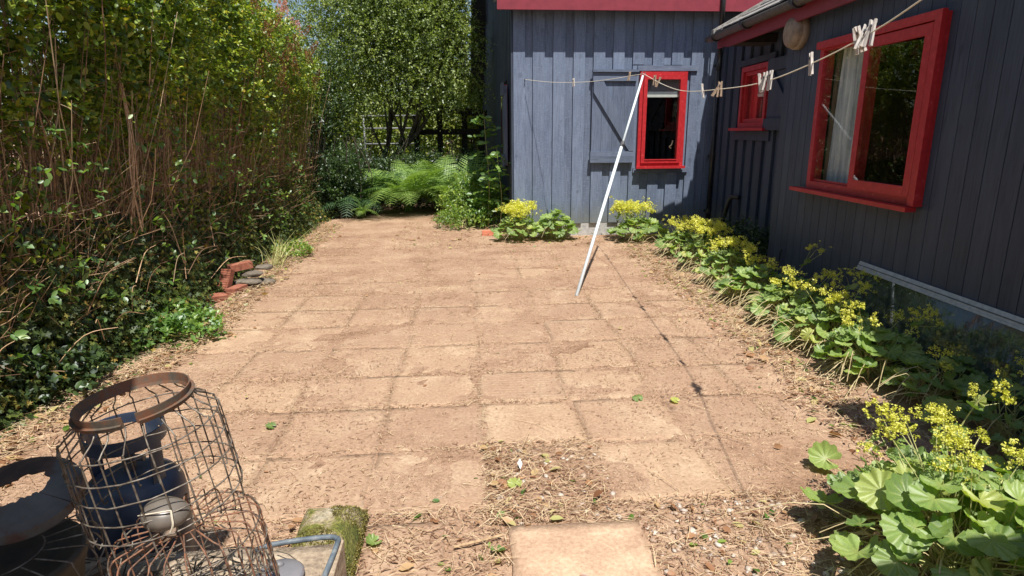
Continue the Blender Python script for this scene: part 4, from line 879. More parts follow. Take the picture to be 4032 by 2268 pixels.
# bricks by the hedge --------------------------------------------------------
def brick_obj(label, c, rz, rx, ry, ribs=False, cat='brick'):
    e = MB(); e.box(-.1075, .1075, -.051, .051, -.0325, .0325)
    R_ = Matrix.Rotation(rad(rz), 3, 'Z') @ Matrix.Rotation(rad(ry), 3, 'Y') @ Matrix.Rotation(rad(rx), 3, 'X')
    if ribs:
        for i in range(9): e.box(-.094 + i * .023, -.084 + i * .023, -.050, .050, .0325, .0365)
    e.xf(lambda p: np.array(R_ @ Vector(p)) + np.array(c)); return tag(e.build('loose_brick', 'brick'), label, cat, 'loose bricks by the hedge')
brick_obj('topmost brick lying on flat stones at the hedge foot', (-2.22, 6.20, .21), 38, 0, -4)
brick_obj('ribbed brick leaning upright against the topmost brick', (-2.29, 5.98, .12), 70, 8, -62, True)
brick_obj('brick with its orange end facing the patio', (-2.18, 5.93, .035), 78, 0, 0)
brick_obj('brick nearest the camera, half in the weeds', (-2.28, 5.62, .035), 40, 6, 3)
for i, (x_, y_, z_, a, b, c_, lb) in enumerate([(-2.12, 6.22, .125, .11, .09, .028, 'flat stone under the topmost brick'), (-2.14, 6.14, .065, .13, .10, .03, 'dark flat stone low in the little stone heap'), (-2.04, 6.38, .16, .09, .06, .03, 'rounded grey stone at the right of the topmost brick'), (-2.09, 6.30, .03, .16, .11, .03, 'broad bottom stone of the little heap')]):
    tag(blob((x_, y_, z_), a, b, c_, 16, 8, seed=i + 3, amp=.14).build('field_stone', 'fieldstone', None, False), lb, 'stone', 'stones of the heap by the hedge')
tp_ = tag(MB().box(.30, .52, 9.02, 9.13, 0, .07).build('terracotta_tile', 'pot'), 'orange terracotta edging piece behind one leaf at the bed edge', 'edging')

# ------------------------------------------------------------------ hedge
hedge = thing('hedge', 'tall hedge of reddish bare canes with leafy top and ivy covered foot', 'hedge', (-2.7, 6, 0))
def hx(Y): return np.interp(Y, [0, 3.1, 4.7, 5.75, 10.7, 12], [-2.75, -2.62, -2.55, -2.6, -2.7, -2.7])
def base_x(Y): return np.interp(Y, [0, 3.1, 4.2, 4.8, 5.75, 7, 10.7, 12], [-2.6, -2.42, -2.22, -2.12, -2.28, -2.36, -2.33, -2.3])
canes = []
def cane_pts(Y, back, h0, h1, lean=None):
    x = hx(Y) - back; lx = rnd.gauss(.04, .10); ly = rnd.gauss(0, .16); L = h1 - h0
    if lean: lx, ly = lean
    b1 = rnd.gauss(0, .03); b2 = rnd.gauss(0, .03)
    return smoothpath([(x, Y, h0), (x + lx * L * .3 + b1, Y + ly * L * .35 + b2, h0 + L * .35), (x + lx * L * .7 - b1, Y + ly * L * .7, h0 + L * .7), (x + lx * L, Y + ly * L + b2, h1)], 2)
ys = []
for i in range(300):
    Y = 3.0 + 8.0 * (rnd.random() ** 1.25); back = abs(rnd.gauss(0, .10)) - .05
    P = cane_pts(Y, back, rnd.uniform(.15, .5), rnd.choice([rnd.uniform(1.2, 1.75), rnd.uniform(1.7, 2.4)])); r0 = rnd.uniform(.0028, .0062)
    MB().tube(P, np.linspace(r0, r0 * .6, len(P)), 5).build('cane', 'cane', hedge)
mbs = MB()
for i in range(2300):
    Y = 2.2 + 9.2 * (rnd.random() ** 1.1); P = cane_pts(Y, rnd.uniform(.0, .75), rnd.uniform(0, .4), rnd.uniform(1.1, 2.4)); r0 = rnd.uniform(.0025, .0055)
    v, f = tubevf(P[::2], np.linspace(r0, r0 * .6, len(P[::2])), 4, False); mbs.add(v, f)
kind(mbs.build('inner_canes', 'cane', hedge), 'stuff')
mbs = MB()
for i in range(2600):                                                # forking twigs and stubs
    Y = 2.9 + 8 * (rnd.random() ** 1.2); z = rnd.choice([rnd.uniform(.2, 1.1), rnd.uniform(.4, 1.9)]); x = hx(Y) + rnd.uniform(-.1, .18); p = np.array([x, Y, z]); d = nrm([rnd.gauss(.5, .5), rnd.gauss(0, .7), rnd.gauss(.7, .5)]); L = rnd.uniform(.08, .32); q = nrm(np.random.default_rng(i).normal(size=3))
    v, f = tubevf([p, p + d * L * .5 + q * L * .08, p + d * L], [.0026, .002, .0012], 4, False); mbs.add(v, f)
kind(mbs.build('twigs', 'cane', hedge), 'stuff')
# the pale tall canes standing in front
for i, (y0, dx, h1, ly) in enumerate([(4.70, .20, 2.30, .06), (4.73, .18, 2.08, .05), (4.77, .19, 1.85, .03), (4.66, .20, 1.62, .12), (5.35, .12, 2.0, .20), (5.42, .12, 1.85, .26)]):
    x = hx(y0) + dx; P = smoothpath([(x - .06 + .02 * i, y0 - .05 + .03 * i, .8), (x, y0, 1.2), (x + .01, y0 + ly * .4, 1.5), (x - .02, y0 + ly, h1)], 3)
    o = MB().tube(P, np.linspace(.0062, .004, len(P)), 6).build('cane', 'pale_cane' if i < 4 else 'cane', hedge)
    if i < 4: o['label'] = 'pale sunlit cane in front of the hedge'
for i in range(26):                                                 # cut stumps and arching prunings
    Y = rnd.uniform(3.1, 6.5); x = base_x(Y) - rnd.uniform(.0, .25); z = rnd.uniform(.05, .5); d = nrm([rnd.gauss(.3, .35), rnd.gauss(0, .6), rnd.uniform(.3, 1)]); L = rnd.uniform(.2, .5); p = np.array([x, Y, z]); q = np.array([0, 0, -.05])
    MB().tube(smoothpath([p, p + d * L * .5 - q, p + d * L + q], 4), [.0034, .0034, .0032, .003, .0028, .0026, .0022, .002, .0015], 5).build('cut_stem', 'pale_cane' if i % 2 else 'cane', hedge)
def hedge_noise(Y, Z): return hnoise(Y, Z, 2.6, 12)
def leafy(n, ylo, yhi, depth0, depth1, zfun, k, size, tm, name, mat='hedge_leaf', dense=.0, out=.5):
    Y = rng.uniform(ylo, yhi, n); z0, z1 = zfun(Y); Z = z0 + (z1 - z0) * rng.random(n) ** .8
    Dp = rng.uniform(depth0, depth1, n); bulge = .10 * hedge_noise(Y, Z) + .26 * np.clip((Z - 1.35) / .7, 0, 1) - .35 * np.clip((Z - (z1 - .5)) / .5, 0, 1) ** 2
    X = hx(Y) + bulge - Dp; keep = rng.random(n) < np.clip(.62 + .75 * hnoise(Y, Z, 6, 15) + .3 * hnoise(Y, Z, 14, 16), dense, 1)
    P = np.stack([X, Y, Z], 1)[keep]; m_ = len(P); D = np.stack([rng.normal(out, .4, m_), rng.normal(-.05, .5, m_), rng.normal(.55, .45, m_)], 1)
    pos, fr, sz = shoots(P, D, rng.uniform(.10, .26, m_), k, size); return kind(scatter(name, tm, pos, fr, sz, mat, hedge), 'stuff')
ztop = lambda Y: (1.50 - .07 * (Y - 4) + .30 * hnoise(Y, Y * 0, 4, 8), np.interp(Y, [0, 7, 9, 11], [3.9, 3.7, 3.35, 2.9]) + .15 * hnoise(Y, Y * 0, 4, 9))
ztop_n = lambda Y: (1.52 - .05 * (Y - 4) + .28 * hnoise(Y, Y * 0, 4, 8), Y * 0 + 2.75)
leafy(2900, 2.6, 5.4, -.03, .22, ztop_n, 9, .058, T_OVAL, 'near_foliage')
leafy(3300, 5.4, 8.0, -.03, .25, ztop, 9, .052, T_OVAL, 'middle_foliage')
leafy(4500, 8.0, 11.4, -.05, .35, ztop, 9, .052, T_DIA, 'far_foliage')
leafy(3500, 1.0, 5.6, .25, .9, lambda Y: (Y * 0 + 1.5, Y * 0 + 3.6), 8, .06, T_DIA, 'inner_foliage', dense=.5)
leafy(3000, 5.0, 11.5, .3, 1.1, lambda Y: (Y * 0 + 1.4, np.interp(Y, [0, 7, 9, 11], [3.8, 3.6, 3.25, 2.8])), 8, .06, T_DIA, 'deep_foliage', dense=.5)
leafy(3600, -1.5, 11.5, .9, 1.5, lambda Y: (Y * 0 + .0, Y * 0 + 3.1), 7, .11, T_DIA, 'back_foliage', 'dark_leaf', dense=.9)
leafy(1500, .5, 6.0, -.25, .3, lambda Y: (Y * 0 + 2.6, Y * 0 + 3.6), 8, .07, T_DIA, 'top_foliage', dense=.3)  # extra foliage above the view, added to cast shade on the canes
# scattered leafy sprigs among the bare canes
n = 2300; Y = 3 + 8 * rng.random(n) ** 1.2; Z = rng.uniform(.35, 1.7, n); P = np.stack([hx(Y) + rng.uniform(-.15, .10, n), Y, Z], 1)
pos, fr, sz = shoots(P, np.stack([rng.normal(.4, .5, n), rng.normal(0, .6, n), rng.normal(.4, .5, n)], 1), rng.uniform(.06, .18, n), 5, .05)
kind(scatter('sprigs', T_OVAL, pos, fr, sz, 'hedge_leaf', hedge), 'stuff')
n = 170; Y = 3.2 + 7 * rng.random(n); Z = rng.uniform(.3, 1.5, n); P = np.stack([hx(Y) + rng.uniform(.12, .32, n), Y, Z], 1)
pos, fr, sz = shoots(P, np.stack([rng.normal(.5, .4, n), rng.normal(-.2, .6, n), rng.normal(.5, .4, n)], 1), rng.uniform(.08, .2, n), 5, .055)
kind(scatter('sunlit_sprigs', T_OVAL, pos, fr, sz, 'bright_leaf', hedge), 'stuff')
# ivy on the foot
def ivy(n, ylo, yhi, s0, s1, name, back=0):
    Y = rng.uniform(ylo, yhi, n); Z = .95 * rng.random(n) ** 1.1 + .08 * hnoise(Y, Y * 0, 5, 3) * (rng.random(n)); Z = np.abs(Z)
    bx = base_x(Y); X = bx + (hx(Y) + .06 - bx) * np.clip(Z / .85, 0, 1) ** .7 + rng.normal(0, .035, n) - back + .05 * hnoise(Y, Z, 7, 41)
    P = np.stack([X, Y, Z], 1); d = np.stack([rng.normal(.35, .35, n), rng.normal(0, .6, n), rng.normal(-.7, .4, n)], 1); nn = np.stack([rng.normal(.9, .35, n), rng.normal(-.3, .4, n), rng.normal(.55, .35, n)], 1)
    return kind(scatter(name, T_IVY, P, frames(d, nn), rng.uniform(s0, s1, n), 'ivy', hedge), 'stuff')
ivy(6500, 2.4, 5.6, .028, .06, 'near_ivy'); ivy(8500, 5.6, 11.3, .028, .052, 'far_ivy'); ivy(5000, 2.0, 11.3, .05, .09, 'inner_ivy', .10)
box('earth_bank', 'bark', hedge, -3.3, -2.74, 1.0, 11.4, -.1, .45)
# flower spikes on the far top
def spike_mesh(mat, seed):
    r_ = np.random.default_rng(seed); n = 170; t_ = r_.random(n); a = r_.uniform(0, 6.28, n); R_ = .035 * (1 - t_) ** .7 * r_.uniform(.5, 1.1, n)
    P = np.stack([R_ * np.cos(a), R_ * np.sin(a), t_ * .20], 1); d = np.stack([np.cos(a), np.sin(a), r_.uniform(.2, 1, n)], 1)
    fr = frames(d, r_.normal(size=(n, 3)) + [0, 0, 1]); tv, tf = T_DIA; v = np.einsum('nij,kj->nki', fr, tv) * .022 + P[:, None, :]
    return mesh_np('flower_spike', v.reshape(-1, 3), (tf[None] + (np.arange(n) * 4)[:, None, None]).reshape(-1, 3), mat)
SB = [spike_mesh('spike_brown', i) for i in range(3)]; SP = [spike_mesh('spike_pink', i + 9) for i in range(2)]
for i in range(36):
    pink = i % 5 == 0; Y = rnd.uniform(8.8, 10.6) if pink else rnd.uniform(7.4, 10.8); z = rnd.uniform(1.9, 3.3) if not pink else rnd.uniform(2.9, 3.35)
    z = min(z, float(ztop(np.array([Y]))[1][0]) - .05)
    o = put('flower_spike', (SP if pink else SB)[i % 2], hedge, (float(hx(Y)) + .36 + rnd.uniform(-.05, .12) - (.22 if z > 2.9 else 0), Y, z), (rad(rnd.gauss(0, 18)), rad(rnd.gauss(15, 15)), rnd.uniform(0, 6)), rnd.uniform(.9, 1.5))
    if pink: o['label'] = 'pink flower spike'

# ------------------------------------------------------------------ trees and thicket behind
def tree(name, label, cx, cy, z0, z1, rx, ry, nshoot, k, leaf, mat, cat='tree', group=None, trunks=3, lobes=9, tm=T_DIA, droop=.4, seed=1, tr_r=.09, dens=.45, cull=None):
    r_ = np.random.default_rng(seed); e = thing(name, label, cat, (cx, cy, 0), group)
    lob = np.stack([cx + r_.uniform(-.6, .6, lobes) * rx, cy + r_.uniform(-.55, .55, lobes) * ry, r_.uniform(z0 + .25 * (z1 - z0), z1 - .25 * (z1 - z0), lobes)], 1); lr = r_.uniform(.30, .52, lobes)
    li = r_.integers(0, lobes, nshoot); d = norm_rows(r_.normal(size=(nshoot, 3))); q = r_.random(nshoot) ** .38
    S = np.stack([lr[li] * rx * 1.35, lr[li] * ry * 1.35, lr[li] * (z1 - z0) * .85], 1); P = lob[li] + d * S * q[:, None]
    if cull is not None: kp = cull(P); P = P[kp]; d = d[kp]
    D = d + r_.normal(size=d.shape) * .5 + [0, 0, .2]
    pos, fr, sz = shoots(P, D, r_.uniform(.15, .4, len(P)) * max(1, leaf / .05), k, leaf, droop)
    kind(scatter('crown', tm, pos, fr, sz, mat, e), 'stuff')
    for i in range(trunks):
        tx = cx + r_.uniform(-.3, .3) * rx; ty = cy + r_.uniform(-.2, .2) * ry; tgt = lob[i % lobes]; mid = np.array([(tx + tgt[0]) / 2 + r_.normal() * .1, (ty + tgt[1]) / 2, z0 * .8 + .3])
        P_l = smoothpath([(tx, ty, 0), (tx + r_.normal() * .06, ty, z0 * .5), mid, tgt], 4); tk = MB().tube(P_l, np.linspace(tr_r, tr_r * .3, len(P_l)), 8)
        for q in range(4):
            a_ = P_l[5 + q % 5]; b_ = lob[(i * 3 + q) % lobes]; tk.tube(smoothpath([a_, (a_ + b_) / 2 + [0, 0, .1], b_], 3), np.linspace(tr_r * .4, tr_r * .12, 7), 6)
        tk.build('trunk', 'bark', e, True)
    return e
tree('olive_tree', 'broad grey green small leaved tree overhanging between hedge and house', -1.35, 13.6, 1.75, 6.0, 2.3, 1.3, 17000, 10, .058, 'olive_leaf', trunks=3, lobes=34, seed=4, tr_r=.075, cull=lambda P: (P[:, 0] < .36 + .36 * hnoise(P[:, 2], P[:, 1], 3.2, 61)) & (P[:, 1] > 12.2) & (P[:, 2] > 1.95 + .35 * hnoise(P[:, 0], P[:, 1], 4, 3) - .3 * (P[:, 0] < -1.6)))
tree('dark_holly', 'small dark green tree wedged between the hedge end and the olive tree', -2.85, 12.9, .5, 3.6, .75, .6, 1500, 9, .06, 'dark_leaf', trunks=2, lobes=8, seed=6, tr_r=.05)
def thicket(name, label, x0, x1, y0, y1, z1, n, leaf, mat, seed, tm=T_DIA, cat='shrub', k=8):
    r_ = np.random.default_rng(seed); e = thing(name, label, cat, ((x0 + x1) / 2, (y0 + y1) / 2, 0)); X = r_.uniform(x0, x1, n); Y = r_.uniform(y0, y1, n); Z = z1 * r_.random(n) * (.75 + .25 * hnoise(X, Y, 4, seed))
    D = r_.normal(size=(n, 3)) * .6 + [0, -.35, .5]; pos, fr, sz = shoots(np.stack([X, Y, Z], 1), D, r_.uniform(.1, .3, n), k, leaf); kind(scatter('foliage', tm, pos, fr, sz, mat, e), 'stuff')
    mb = MB()
    for i in range(14):
        x_ = r_.uniform(x0, x1); y_ = r_.uniform(y0, y1); mb.tube(smoothpath([(x_, y_, 0), (x_ + r_.normal() * .1, y_, z1 * .5), (x_ + r_.normal() * .2, y_ - .1, z1 * .95)], 3), .008, 4)
    kind(mb.build('stems', 'bark', e), 'stuff'); return e
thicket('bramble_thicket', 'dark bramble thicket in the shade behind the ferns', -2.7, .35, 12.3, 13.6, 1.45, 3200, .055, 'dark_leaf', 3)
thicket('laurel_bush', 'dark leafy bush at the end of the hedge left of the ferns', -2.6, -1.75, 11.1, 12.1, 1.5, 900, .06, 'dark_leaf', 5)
# fence and gate behind the tree
fe = thing('wooden_fence', 'black weathered post and rail fence under the olive tree', 'fence', (-.4, 14, 0))
for x_, h in ((-.93, 1.85), (-.42, 1.95), (.12, 1.95), (.50, 1.95)): box('post', 'black_wood', fe, x_ - .06, x_ + .06, 13.9, 14.02, 0, h)
MB().add([(-1.0, 13.84, 1.98), (.62, 13.84, 1.80), (.62, 13.89, 1.80), (-1.0, 13.89, 1.98), (-1.0, 13.84, 2.10), (.62, 13.84, 1.95), (.62, 13.89, 1.95), (-1.0, 13.89, 2.10)], BF).build('rail', 'black_wood', fe)
box('rail', 'black_wood', fe, -1.0, .62, 13.84, 13.89, 1.44, 1.56); box('rail', 'black_wood', fe, -1.0, .62, 13.84, 13.89, .8, .92)
ga = thing('field_gate', 'pale galvanised field gate seen through the branches', 'gate', (-1.8, 17, 0))
for z in (1.92, 1.60, 1.2, .8): MB().tube([(-2.5, 17, z), (-1.1, 17, z)], .022, 8).build('bar', 'steel', ga, True)
for x_ in (-2.5, -1.1): MB().tube([(x_, 17, .4), (x_, 17, 1.94)], .022, 8).build('upright', 'steel', ga, True)
# far trees closing the view
for i, (x_, y_, h, r1) in enumerate([(-9.5, 22, 6.0, 3.6), (-4.4, 23, 4.6, 3.0), (.6, 21, 4.0, 2.6), (3.6, 24, 4.6, 3.0), (-7.0, 17.5, 4.8, 2.4)]):
    lbs = ['tall sunlit tree far beyond the hedge at the left', 'sunlit yellow green tree beyond the field gate', 'sunlit bush beyond the black fence beside the house', 'tree far behind the timber house', 'tree just beyond the hedge showing above it']
    tree('far_tree', lbs[i], x_, y_, .2, h, r1, r1 * .7, 2600, 8, .14, 'far_leaf', group='sunlit trees beyond the garden', trunks=2, lobes=12, seed=20 + i, tr_r=.12)
n = 16000; X = rng.uniform(-16, 12, n); Y = rng.uniform(26, 29, n); Z = (rng.random(n)) * (3.0 + .8 * hnoise(X, Y, .8, 5)); P = np.stack([X, Y, Z], 1)
kind(scatter('distant_wood', T_DIA, P, frames(rng.normal(size=(n, 3)), rng.normal(size=(n, 3)) + [0, -.6, 1]), rng.uniform(.25, .5, n), 'far_leaf'), 'stuff')
n = 30000; X = rng.uniform(-14, 10, n); Y = rng.uniform(14.5, 27, n); Z = rng.uniform(0, .1, n); kind(scatter('rough_grass', T_DIA, np.stack([X, Y, Z], 1), frames(rng.normal(size=(n, 3)) * .5 + [0, 0, 1], rng.normal(size=(n, 3))), rng.uniform(.1, .3, n), 'far_leaf'), 'stuff')

# ------------------------------------------------------------------ ferns
def frond_mesh(L, mat, seed, droop=.9):
    r_ = np.random.default_rng(seed); V = []; F = []; nP = 22
    def spine(t): return np.array([0, L * (t - .12 * t * t * droop), L * (.85 * t - .85 * droop * t * t)])
    for i in range(nP):
        t_ = .16 + .82 * i / nP; p = spine(t_); q = spine(t_ + .02) - p; q /= np.linalg.norm(q)
        ln = L * .25 * math.sin(math.pi * min(1, (t_ - .05) * 1.02)) ** .75 * (1.12 - .55 * t_) + .01
        for s in (-1, 1):
            out = nrm(np.array([s, 0, -.12]) + q * .45 + r_.normal(size=3) * .05); nm = nrm(np.cross(q, out) * s + [0, 0, .3]); nseg = 6; wd = ln * .10
            for j in range(nseg):
                a = p + out * ln * (j / nseg); w_ = wd * (1 - j / nseg) + .003; ix = len(V)
                dr = np.array([0, 0, -ln * .12 * (j / nseg) ** 2])
                V += [a + dr, a + out * ln / nseg * .95 + q * w_ + dr, a + out * ln / nseg * 1.35 + dr, a + out * ln / nseg * .95 - q * w_ * .9 + dr]
                F += [(ix, ix + 1, ix + 2), (ix, ix + 2, ix + 3)]
    for j in range(8):
        a = spine(j / 8); b = spine((j + 1) / 8); ix = len(V); w_ = .006 * (1 - j / 9); V += [a - [w_, 0, 0], a + [w_, 0, 0], b + [w_ * .9, 0, 0], b - [w_ * .9, 0, 0]]; F += [(ix, ix + 1, ix + 2), (ix, ix + 2, ix + 3)]
    return mesh_np('frond', np.array(V), np.array(F), mat)
FM = {m_: [frond_mesh(1.0, m_, i, .75 + .2 * i) for i in range(4)] for m_ in ('fern', 'fern_shade')}
def fern(label, x, y, size, n, mat, seed, z=.05, lo=30, hi=84):
    r_ = random.Random(seed); e = thing('fern', label, 'fern', (x, y, 0), 'ferns at the far end of the patio')
    for i in range(n):
        a = 360 * i / n * 2.4 + r_.uniform(-12, 12); el = r_.uniform(lo, hi) if i % 2 else r_.uniform(lo, 45)
        put('frond', FM[mat][i % 4], e, (x + r_.uniform(-.06, .06), y + r_.uniform(-.06, .06), z), (rad(el - 18), rad(r_.uniform(-12, 12)), rad(a)), size * r_.uniform(.75, 1.12))
fern('big bright green fern in the sun at the far end of the patio', -1.0, 11.75, 1.4, 34, 'fern', 1)
fern('second bright fern just right of the big one', -.40, 11.9, 1.2, 22, 'fern', 2)
fern('dark blue green fern in the shade left of the big fern', -1.95, 11.6, 1.1, 24, 'fern_shade', 3)
fern('upright fern against the herbs left of the house corner', .1, 11.4, 1.35, 16, 'fern', 4, .05, 35, 85)
fern('small low fern at the patio edge below the dark fern', -1.75, 11.05, .5, 10, 'fern', 5)

# ------------------------------------------------------------------ plants by the house corner
def herb_clump(name, label, x, y, r, h, n, leaf, mat, seed, flowers=0, cat='plant', tm=T_OVAL):
    r_ = np.random.default_rng(seed); e = thing(name, label, cat, (x, y, 0)); a = r_.uniform(0, 6.28, n); q = r * np.sqrt(r_.random(n)); X = x + q * np.cos(a); Y = y + q * np.sin(a)
    Z = h * (1 - .55 * (q / r) ** 2) * r_.random(n) ** .6 * r_.uniform(.8, 1.1, n); D = np.stack([np.cos(a) * .5, np.sin(a) * .5 - .2, np.full(n, .8)], 1) + r_.normal(size=(n, 3)) * .4
    pos, fr, sz = shoots(np.stack([X, Y, Z], 1), D, r_.uniform(.06, .16, n), 6, leaf); kind(scatter('foliage', tm, pos, fr, sz, mat, e), 'stuff')
    if flowers:
        i = r_.integers(0, n, flowers * 14); P = np.stack([X, Y, Z + .05], 1)[i] + r_.normal(size=(len(i), 3)) * .03; kind(scatter('flowers', T_DIA, P, frames(r_.normal(size=(len(i), 3)), r_.normal(size=(len(i), 3)) + [0, 0, 1]), .014, 'floret', e), 'stuff')
    mb = MB()
    for i in range(16): mb.tube([(x + r_.normal() * r * .3, y + r_.normal() * r * .3, 0), (X[i], Y[i], Z[i])], .004, 4)
    kind(mb.build('stems', 'stem', e), 'stuff'); return e
herb_clump('herb_clump', 'yellow flowered herb clump between the ferns and the tall leafy stem', .12, 10.6, .46, .85, 520, .05, 'herb', 1, 26)
herb_clump('herb_clump', 'bright green leafy clump at the foot of the tall leafy stem', .48, 10.0, .32, .70, 420, .05, 'bright_leaf', 2, 4)
herb_clump('herb_clump', 'low bleached weed patch at the patio edge before the ferns', .02, 9.95, .45, .32, 340, .04, 'herb', 3, 10)
herb_clump('herb_clump', 'tall green herb with small leaves right of the big fern', .32, 10.9, .35, 1.0, 320, .055, 'bright_leaf', 4, 8)
herb_clump('weed_clump', 'bright weed clump with broad leaves at the hedge foot nearest the cages', -2.2, 4.6, .34, .22, 170, .05, 'bright_leaf', 5)
herb_clump('weed_clump', 'small trailing weeds by the hedge beyond the bricks', -2.12, 7.75, .22, .16, 120, .04, 'herb', 6)
herb_clump('weed_clump', 'dark low weeds at the hedge foot near the left edge of the picture', -2.42, 3.6, .25, .30, 150, .05, 'dark_leaf', 16)
herb_clump('box_shrub', 'dark small leaved shrub in the shaded recess by the projecting wall', 3.20, 6.75, .42, .50, 700, .035, 'dark_leaf', 7, 0, 'shrub')
herb_clump('strawberry_patch', 'broad leaved ground cover deep in the shaded recess', 3.25, 7.75, .42, .26, 260, .075, 'dark_leaf', 8)
def spray(label, x, y, h, n, leaf, seed, mat='bright_leaf'):
    r_ = np.random.default_rng(seed); e = thing('leafy_stem', label, 'plant', (x, y, 0)); pts = smoothpath([(x, y, 0), (x + .03, y, h * .4), (x - .02, y - .05, h * .8), (x - .04, y - .08, h)], 6)
    MB().tube(pts, np.linspace(.008, .003, len(pts)), 5).build('stem', 'stem', e)
    for i in range(n):
        t_ = .2 + .78 * i / n; p = pts[int(t_ * (len(pts) - 1))]; a = i * 2.4 + r_.uniform(-.3, .3); L = .34 * (1.1 - .75 * t_) + .06; d = np.array([math.cos(a), math.sin(a) * .8, r_.uniform(-.25, .6)]); m_ = 9
        P = np.array([p + d * L * (j // 2 + .6) / 6 + [0, 0, -.09 * (j / m_) ** 2] for j in range(m_)]); sd_ = np.array([1 if j % 2 else -1 for j in range(m_)]); per = np.cross(d, [0, 0, 1]); D = d * .5 + per[None] * sd_[:, None]; D[-1] = d
        kind(scatter('leaf_spray', T_OVAL, P, frames(D, np.tile([0., -.6, .8], (m_, 1)) + r_.normal(size=(m_, 3)) * .5), leaf * (1.1 - .3 * t_), mat, e), 'thing') if False else scatter('leaf_spray', T_OVAL, P, frames(D, np.tile([0., -.6, .8], (m_, 1)) + r_.normal(size=(m_, 3)) * .5), leaf * (1.1 - .3 * t_), mat, e)
spray('tall leafy stem climbing beside the side wall of the house', .42, 9.75, 1.78, 26, .105, 1)
spray('shorter leafy stem close to the side window of the house', .60, 9.55, 1.25, 16, .095, 2)

# ------------------------------------------------------------------ lady's mantle
def alch_leaf(seed, cup=.15):
    r_ = np.random.default_rng(seed); lobes = 9; per = 6; n = lobes * per + 1; V = [(0, 0, 0)]; rib = [1.]; F = []; rings = (.35, .7, 1.0); ph = r_.uniform(0, 6)
    for k, rr in enumerate(rings):
        for i in range(n):
            s_ = i / per; a = rad(-163 + 326 * i / (n - 1)); c = abs(math.sin(math.pi * s_)); edge = .87 + .13 * c ** .7 if rr == 1 else 1
            if rr == 1 and i % 2: edge *= .965
            back = 1 - .16 * abs(a) / math.pi
            z = rr * (.07 * math.cos(2 * math.pi * s_) * -1) + cup * rr * rr + .10 * rr * rr * math.sin(2.0 * a + ph) + .03 * r_.normal() * (rr == 1)
            V.append((rr * edge * back * math.sin(a), rr * edge * back * math.cos(a), z)); rib.append((1 - c) ** 2 * (1.1 - rr))
    for i in range(n - 1): F.append((0, 1 + i + 1, 1 + i))
    for k in range(2):
        b = 1 + k * n
        for i in range(n - 1): F.append((b + i, b + i + 1, b + n + i + 1)); F.append((b + i, b + n + i + 1, b + n + i))
    F = [q[::-1] for q in F]
    # lift the midpoints of each lobe between ribs
    me = mesh_np('leaf', np.array(V), np.array(F), 'alch', True); at = me.attributes.new('rib', 'FLOAT', 'POINT'); at.data.foreach_set('value', np.array(rib, np.float32)); return me
AL = [alch_leaf(i, c) for i, c in enumerate((.08, .16, .25, -.10, .32, -.2))]
def flower_mesh(seed):
    r_ = np.random.default_rng(seed); P = []
    for b in range(13):
        c = np.array([r_.normal() * .4, r_.normal() * .4, r_.uniform(.35, 1.0)])
        for q in range(14): P.append(c + r_.normal(size=3) * np.array([.10, .10, .08]))
    P = np.array(P); n = len(P); fr = frames(r_.normal(size=(n, 3)) + [0, 0, .2], r_.normal(size=(n, 3)) * .7 + [0, 0, 1]); tv, tf = T_DIA; tv = np.array([(0, -.5, 0), (-.5, 0, .1), (0, .5, 0), (.5, 0, .1)])
    v = np.einsum('nij,kj->nki', fr, tv) * (.135 * r_.uniform(.7, 1.2, n))[:, None, None] + P[:, None, :]; return mesh_np('flower_head', v.reshape(-1, 3), (tf[None] + (np.arange(n) * 4)[:, None, None]).reshape(-1, 3), 'floret')
FH = [flower_mesh(i) for i in range(4)]
